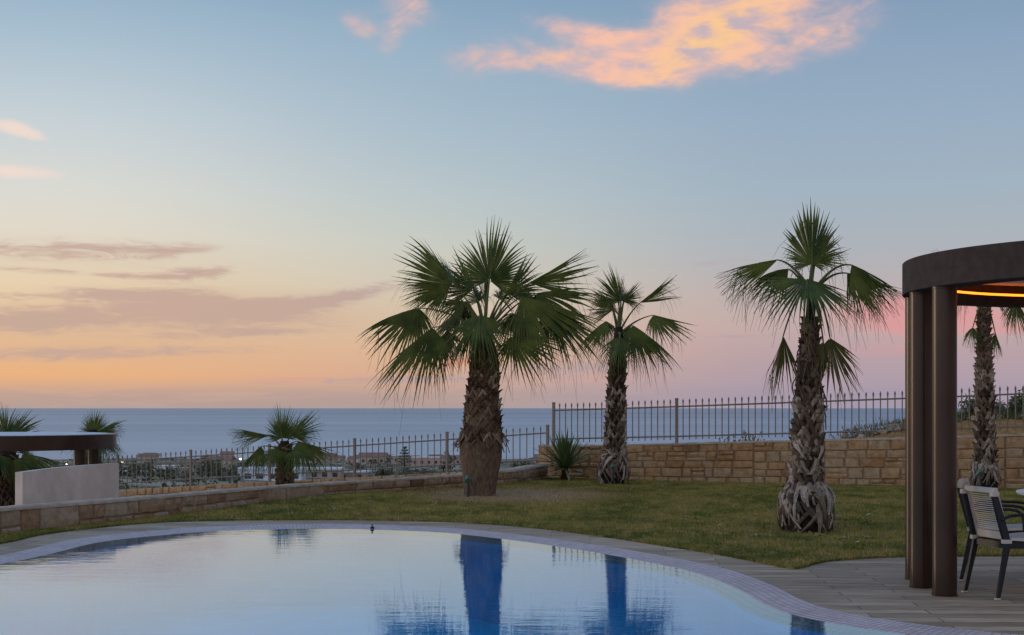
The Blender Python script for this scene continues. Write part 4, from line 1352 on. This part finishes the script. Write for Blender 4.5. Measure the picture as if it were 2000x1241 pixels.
tree('round_tree', 1012, 420, 4.6, 4.2, 'dark clump of tree between stout palm and yucca, left half', 4, n=420)
tree('round_tree', 1034, 430, 4.7, 4.4, 'dark clump of tree between stout palm and yucca, right half', 6, n=420)
tree('round_tree', 866, 500, 4.0, 4.4, 'grey-green tree beside the fence post left of the stout palm', 8, n=380)
PL = 'tiny palm silhouette standing among the far village roofs'
for i, (px, d) in enumerate(((724,560),(733,570),(757,600),(762,640),(888,640),(880,560),(406,520),(414,540))):
    tree('far_palm', px, d, 5.2, 3.4, PL, 30+i, shape='palm', n=240, group='far palms among the village roofs', cat='palm tree')
OL = 'small dark olive tree on the slope beyond the long fence'
r = random.Random(8)
spots = []
for _ in range(26): spots.append((r.uniform(395,480), r.uniform(230,420)))
for _ in range(18): spots.append((r.uniform(235,345), r.uniform(260,520)))
for _ in range(20): spots.append((r.uniform(780,905), r.uniform(220,420)))
for _ in range(14): spots.append((r.uniform(480,780), r.uniform(420,640)))
for i, (px, d) in enumerate(spots):
    tree('olive_tree', px, d, r.uniform(2.0,3.2), r.uniform(2.2,3.4), OL, 100+i, n=150, group='olive trees beyond the long fence')
# undergrowth that nobody could count
mb = MB(); r = random.Random(19)
for _ in range(900):
    px = r.uniform(-40, 1070); d = r.choice([r.uniform(150,260), r.uniform(200,500), r.uniform(450,1150)])
    if 470 < px < 720 and d < 330: continue
    x = (px-1000)/F*d; s = r.uniform(.35,1.0)*(1+d/700)
    z = land_z(x,d)
    tn = r.uniform(.1,.75)
    for _ in range(9):
        v = Vector((r.gauss(0,1), r.gauss(0,1), r.gauss(0,1))).normalized(); p = Vector((x,d,z)) + Vector((v.x*s, v.y*s, abs(v.z)*s*.7))
        b = v.orthogonal().normalized(); a = v.cross(b); k = s*.45
        mb.quad(p-a*k, p-b*k*.6, p+a*k, p+b*k*.6, min(1,max(0,tn+r.uniform(-.2,.2))))
tag(mb.build('undergrowth', M['scrub']), 'dark scrub covering the slope between the garden and the sea', 'scrub', kind='stuff')

M['lamp'] = mat_glow('lamp_white', (1,.82,.55,1), 9.0)
for px, py, d, lb in ((478,911,300,'bright street lamp left of the young terrace palm'), (470,897,560,'small yellow street lamp above the bright one, left of the young palm'),
                      (239,902,520,'street lamp right of the far pergola columns'), (130,908,420,'street lamp glinting under the far pergola roof')):
    p = at(px, py, d); z0 = land_z(p.x, d)
    root = empty('street_lamp', (p.x, d, z0-.3)); hh = p.z - z0 + .3
    if hh < .8: hh = 2.5
    m = MB(); m.tube([(0,0,0),(0,0,hh-.25)], .06, 6); m.build('pole', M['fence'], root)
    m = MB(); s = .0006*d; m.lathe([(hh-s,.01),(hh-s*.6,s*.8),(hh,s),(hh+s*.6,s*.8),(hh+s,.01)], 10); m.build('lamp_globe', M['lamp'], root)
    tag(root, lb, 'street lamp')

# ------------------------------------------------------------------ sky
w = bpy.data.worlds.new("World"); scene.world = w; w.use_nodes = True
nt = NT(w.node_tree); nt.n.clear()
SUN_AZ, SUN_EL = R(-58), R(5.0)      # azimuth from +Y, the sun has gone down beyond the left of the frame
geo = nt.node('ShaderNodeTexCoord').outputs['Generated']
nv = nt.node('ShaderNodeVectorMath', operation='NORMALIZE'); nt.l.new(geo, nv.inputs[0])
sx = nt.node('ShaderNodeSeparateXYZ'); nt.l.new(nv.outputs[0], sx.inputs[0])
AZ = nt.math('ARCTAN2', sx.outputs[0], sx.outputs[1])
EL = nt.math('ARCSINE', sx.outputs[2])
def dirn(px, py):
    az = math.atan((px-1000)/F); return az, math.atan((797-py)/F*math.cos(az))
ELN = nt.math('DIVIDE', EL, R(40))          # 0..1 over 40 degrees
def estop(y): return max(0.0, dirn(1000, y)[1]/R(40))
def sky_ramp(tab, zen):
    return nt.ramp(ELN, [(estop(y), srgb(*c)) for y, c in tab] + [(.62, srgb(*zen[0])), (1, srgb(*zen[1]))])
left = sky_ramp([(797,(184,163,155)),(770,(204,166,146)),(735,(236,176,122)),(690,(234,184,136)),(620,(234,200,158)),(560,(234,212,178)),(480,(229,219,202)),(380,(219,219,213)),(250,(199,210,216)),(100,(169,192,209)),(0,(149,178,201))], ((104,140,176),(74,108,150)))
midl = sky_ramp([(797,(178,160,156)),(770,(190,162,154)),(735,(212,170,148)),(690,(222,180,150)),(620,(216,192,166)),(560,(210,200,182)),(480,(201,204,195)),(380,(186,199,203)),(250,(168,189,204)),(100,(151,178,200)),(0,(134,166,193))], ((98,134,172),(72,106,150)))
rigt = sky_ramp([(797,(166,155,172)),(770,(170,155,172)),(735,(178,158,170)),(690,(186,161,168)),(640,(196,170,169)),(580,(191,175,176)),(500,(176,180,187)),(380,(162,180,195)),(250,(152,174,196)),(100,(139,165,192)),(0,(129,156,186))], ((96,130,170),(72,104,150)))
f1 = nt.smooth(AZ, dirn(60,700)[0], dirn(980,700)[0])
f2 = nt.smooth(AZ, dirn(780,700)[0], dirn(1600,700)[0])
sky = nt.mix(f2, nt.mix(f1, left, midl), rigt)
# away from the sunset the sky takes on dusk colours
back = nt.ramp(ELN, [(0, srgb(186,166,158)), (.2, srgb(176,168,170)), (.5, srgb(150,158,172)), (1, srgb(100,124,158))])
sky = nt.mix(nt.smooth(sx.outputs[1], .55, -.25), sky, back)
UNSEEN = nt.math('MAXIMUM', nt.math('MULTIPLY', nt.smooth(sx.outputs[1], .5, -.2), .62), nt.smooth(EL, R(22), R(42)))  # extra brightness for unseen sky behind and overhead, added to light the foreground
hs = nt.node('ShaderNodeHueSaturation'); hs.inputs['Saturation'].default_value = .96; hs.inputs['Value'].default_value = .96
nt.l.new(sky, hs.inputs['Color']); sky = hs.outputs[0]
cmb = nt.node('ShaderNodeCombineXYZ'); nt.put(cmb.inputs[0], AZ); nt.put(cmb.inputs[1], EL)
ae = cmb.outputs[0]
def blob(px, py, rx, ry, rot=0.0):
    a0, e0 = dirn(px, py)
    da = nt.math('SUBTRACT', AZ, a0); de = nt.math('SUBTRACT', EL, e0)
    c, s = math.cos(R(rot)), math.sin(R(rot))
    u = nt.math('ADD', nt.math('MULTIPLY', da, c*F/rx), nt.math('MULTIPLY', de, s*F/rx))
    v = nt.math('SUBTRACT', nt.math('MULTIPLY', de, c*F/ry), nt.math('MULTIPLY', da, s*F/ry))
    q = nt.math('ADD', nt.math('MULTIPLY', u, u), nt.math('MULTIPLY', v, v))
    return nt.math('EXPONENT', nt.math('MULTIPLY', q, -1.0))
def total(l):
    o = l[0]
    for x in l[1:]: o = nt.math('ADD', o, x)
    return o
# sunlit cloud high in the sky
nA = nt.noise(nt.mapping(ae, (1, 2.0, 1), (0,0,R(-22))), 30, 8, .57, .7)
nC = nt.noise(nt.mapping(ae, (1, 2.6, 1), (0,0,R(-26)), (9,4,0)), 36, 6, .55, .4)
nB = nt.noise(nt.mapping(ae, (1, 1.3, 1), (0,0,R(30)), (3,1,0)), 70, 6, .6, .3)
mk = total([blob(1400,60,150,70,18), nt.math('MULTIPLY', blob(1480,-10,190,60,10), .75), nt.math('MULTIPLY', blob(1330,120,120,34,12), .8), nt.math('MULTIPLY', blob(1560,105,150,40,12), .45),
            nt.math('MULTIPLY', blob(1100,122,90,26,-6), .85), nt.math('MULTIPLY', blob(1150,66,130,24,-14), .72), nt.math('MULTIPLY', blob(950,112,90,40,6), .70), nt.math('MULTIPLY', blob(1215,150,90,24,0), .6), nt.math('MULTIPLY', blob(1220,110,90,26,-20), .55),
            nt.math('MULTIPLY', blob(795,15,60,40,-10), .7), nt.math('MULTIPLY', blob(765,75,34,30,60), .62), nt.math('MULTIPLY', blob(700,48,46,26,-25), .6), nt.math('MULTIPLY', blob(1660,30,110,40,20), .4)])
dA = nt.math('ADD', nt.math('MULTIPLY', mk, 1.3), nt.math('ADD', nt.math('MULTIPLY', nt.math('SUBTRACT', nA, .5), 1.6), nt.math('MULTIPLY', nt.math('SUBTRACT', nB, .5), .7)))
covA = nt.math('MULTIPLY', nt.math('POWER', nt.smooth(dA, .0, 1.35), 1.25), nt.math('MULTIPLY', nt.smooth(mk, .0, .62), nt.smooth(nC, .32, .62, .75, 1.0)))
core = nt.math('MULTIPLY', nt.math('MULTIPLY', total([blob(1360,95,110,36,30), nt.math('MULTIPLY', blob(1430,40,120,60,24), .7), nt.math('MULTIPLY', blob(1090,122,50,14,-8), .45)]), nt.smooth(nC, .34, .62)), .72)
cA = nt.mix(nt.math('MULTIPLY', nt.smooth(dA, .3, 1.3), nt.smooth(nC, .3, .6)), srgb(212,182,184), srgb(248,192,168))
cA = nt.mix(nt.math('MULTIPLY', core, 1.0, clamp=True), cA, srgb(255,204,138))
sky = nt.mix(nt.math('MULTIPLY', covA, .95), sky, cA)
# two small pink wisps at the left
mk = total([blob(30,252,62,16,-14), nt.math('MULTIPLY', blob(45,338,85,17,0), .9)])
dW = nt.math('ADD', mk, nt.math('MULTIPLY', nt.math('SUBTRACT', nt.noise(nt.mapping(ae,(1,2.2,1)), 40, 6, .6, .4), .5), 1.1))
sky = nt.mix(nt.math('MULTIPLY', nt.smooth(dW, .3, .95), nt.math('MULTIPLY', nt.smooth(mk,.1,.4), .8)), sky, srgb(244,218,204))
# mauve stratus low on the left
nS = nt.noise(nt.mapping(ae, (1, 5.5, 1), (0,0,R(-4))), 30, 10, .68, 1.0)
nS2 = nt.noise(nt.mapping(ae, (1, 7, 1), (0,0,R(-2)), (5,2,0)), 46, 6, .6, .4)
mk = total([nt.math('MULTIPLY', blob(70,625,230,26,2), .95), nt.math('MULTIPLY', blob(420,603,190,32,-4), 1.0), nt.math('MULTIPLY', blob(600,592,130,16,9), .75), nt.math('MULTIPLY', blob(250,575,120,9,-3), .6),
            nt.math('MULTIPLY', blob(120,487,200,22,2), .55), nt.math('MULTIPLY', blob(320,492,90,15,6), .55), nt.math('MULTIPLY', blob(370,534,90,14,3), .72), nt.math('MULTIPLY', blob(60,578,120,8,0), .55),
            nt.math('MULTIPLY', blob(180,690,330,15,2), .62), nt.math('MULTIPLY', blob(470,650,180,9,3), .55), nt.math('MULTIPLY', blob(700,570,90,12,14), .5), nt.math('MULTIPLY', blob(120,532,160,6,-2), .45),
            nt.math('MULTIPLY', blob(780,742,330,9,1), .62), nt.math('MULTIPLY', blob(1160,718,260,13,0), .5), nt.math('MULTIPLY', blob(1420,512,90,10,2), .32), nt.math('MULTIPLY', blob(1440,657,160,5,2), .4)])
dS = nt.math('ADD', nt.math('MULTIPLY', mk, 1.35), nt.math('ADD', nt.math('MULTIPLY', nt.math('SUBTRACT', nS, .5), 2.7), nt.math('MULTIPLY', nt.math('SUBTRACT', nS2, .5), 1.0)))
covS = nt.math('MULTIPLY', nt.smooth(dS, .05, 1.15), nt.smooth(mk, .06, .42))
cS = nt.mix(nt.smooth(AZ, dirn(300,0)[0], dirn(1300,0)[0]), srgb(192,163,152), srgb(178,158,166))
sky = nt.mix(nt.math('MULTIPLY', covS, .9), sky, cS)
haze = nt.math('MULTIPLY', total([blob(150,628,420,46,1), blob(470,606,260,44,-3), nt.math('MULTIPLY', blob(120,500,330,40,0), .55), nt.math('MULTIPLY', blob(250,690,420,30,0), .5)]), .34, clamp=True)
sky = nt.mix(haze, sky, srgb(198,166,150))
# rosy streaks and a faint mauve bank above the horizon
mk = total([blob(1790,600,190,36,0), nt.math('MULTIPLY', blob(1860,640,200,30,0), .7), nt.math('MULTIPLY', blob(1680,690,160,16,0), .5), nt.math('MULTIPLY', blob(900,706,120,13,2), .9), nt.math('MULTIPLY', blob(560,743,130,5,2), .8), nt.math('MULTIPLY', blob(1100,742,220,14,0), .45), nt.math('MULTIPLY', blob(2000,385,90,8,8), .4)])
dP = nt.math('ADD', mk, nt.math('MULTIPLY', nt.math('SUBTRACT', nt.noise(nt.mapping(ae,(1,6,1)), 22, 6, .6, .3), .5), 1.0))
sky = nt.mix(nt.math('MULTIPLY', nt.smooth(dP, .25, 1.05), nt.math('MULTIPLY', nt.smooth(mk,.05,.5), .78)), sky, nt.mix(f2, srgb(232,160,138), srgb(222,150,152)))
nH = nt.noise(nt.mapping(ae, (1, 9, 1)), 14, 5, .6, .3)
bank = nt.math('MULTIPLY', nt.math('MULTIPLY', nt.smooth(EL, dirn(0,742)[1], dirn(0,778)[1]), nt.smooth(nH, .35, .6)), .45)
sky = nt.mix(bank, sky, nt.mix(f2, srgb(172,150,146), srgb(160,148,168)))
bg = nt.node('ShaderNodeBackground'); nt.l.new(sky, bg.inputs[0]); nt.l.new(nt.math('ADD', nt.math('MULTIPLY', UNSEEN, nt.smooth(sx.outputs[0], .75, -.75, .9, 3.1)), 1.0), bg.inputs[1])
st = nt.node('ShaderNodeTexSky'); st.sky_type = 'NISHITA'; st.sun_disc = False
st.sun_elevation = SUN_EL; st.sun_rotation = SUN_AZ % (2*math.pi)
bg2 = nt.node('ShaderNodeBackground'); nt.l.new(st.outputs[0], bg2.inputs[0]); bg2.inputs[1].default_value = .004
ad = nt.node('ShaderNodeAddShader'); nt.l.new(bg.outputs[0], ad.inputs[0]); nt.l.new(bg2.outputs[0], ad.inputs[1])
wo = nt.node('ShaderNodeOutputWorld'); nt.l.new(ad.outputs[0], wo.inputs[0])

sd = bpy.data.lights.new('sun', 'SUN'); sd.energy = .8; sd.angle = R(14); sd.color = (1,.72,.48)
so = bpy.data.objects.new('sun', sd); COL.objects.link(so)
dv = Vector((math.sin(SUN_AZ)*math.cos(SUN_EL), math.cos(SUN_AZ)*math.cos(SUN_EL), math.sin(SUN_EL)))
so.rotation_euler = dv.to_track_quat('Z', 'Y').to_euler()

# ------------------------------------------------------------------ picture settings
vs = scene.view_settings
vs.view_transform = 'Standard'; vs.look = 'None'; vs.exposure = 0.0; vs.gamma = 1.0
try: vs.use_curve_mapping = False
except Exception: pass
scene.render.engine = 'CYCLES'
scene.cycles.max_bounces = 8
scene.cycles.transparent_max_bounces = 16
scene.cycles.use_denoising = True
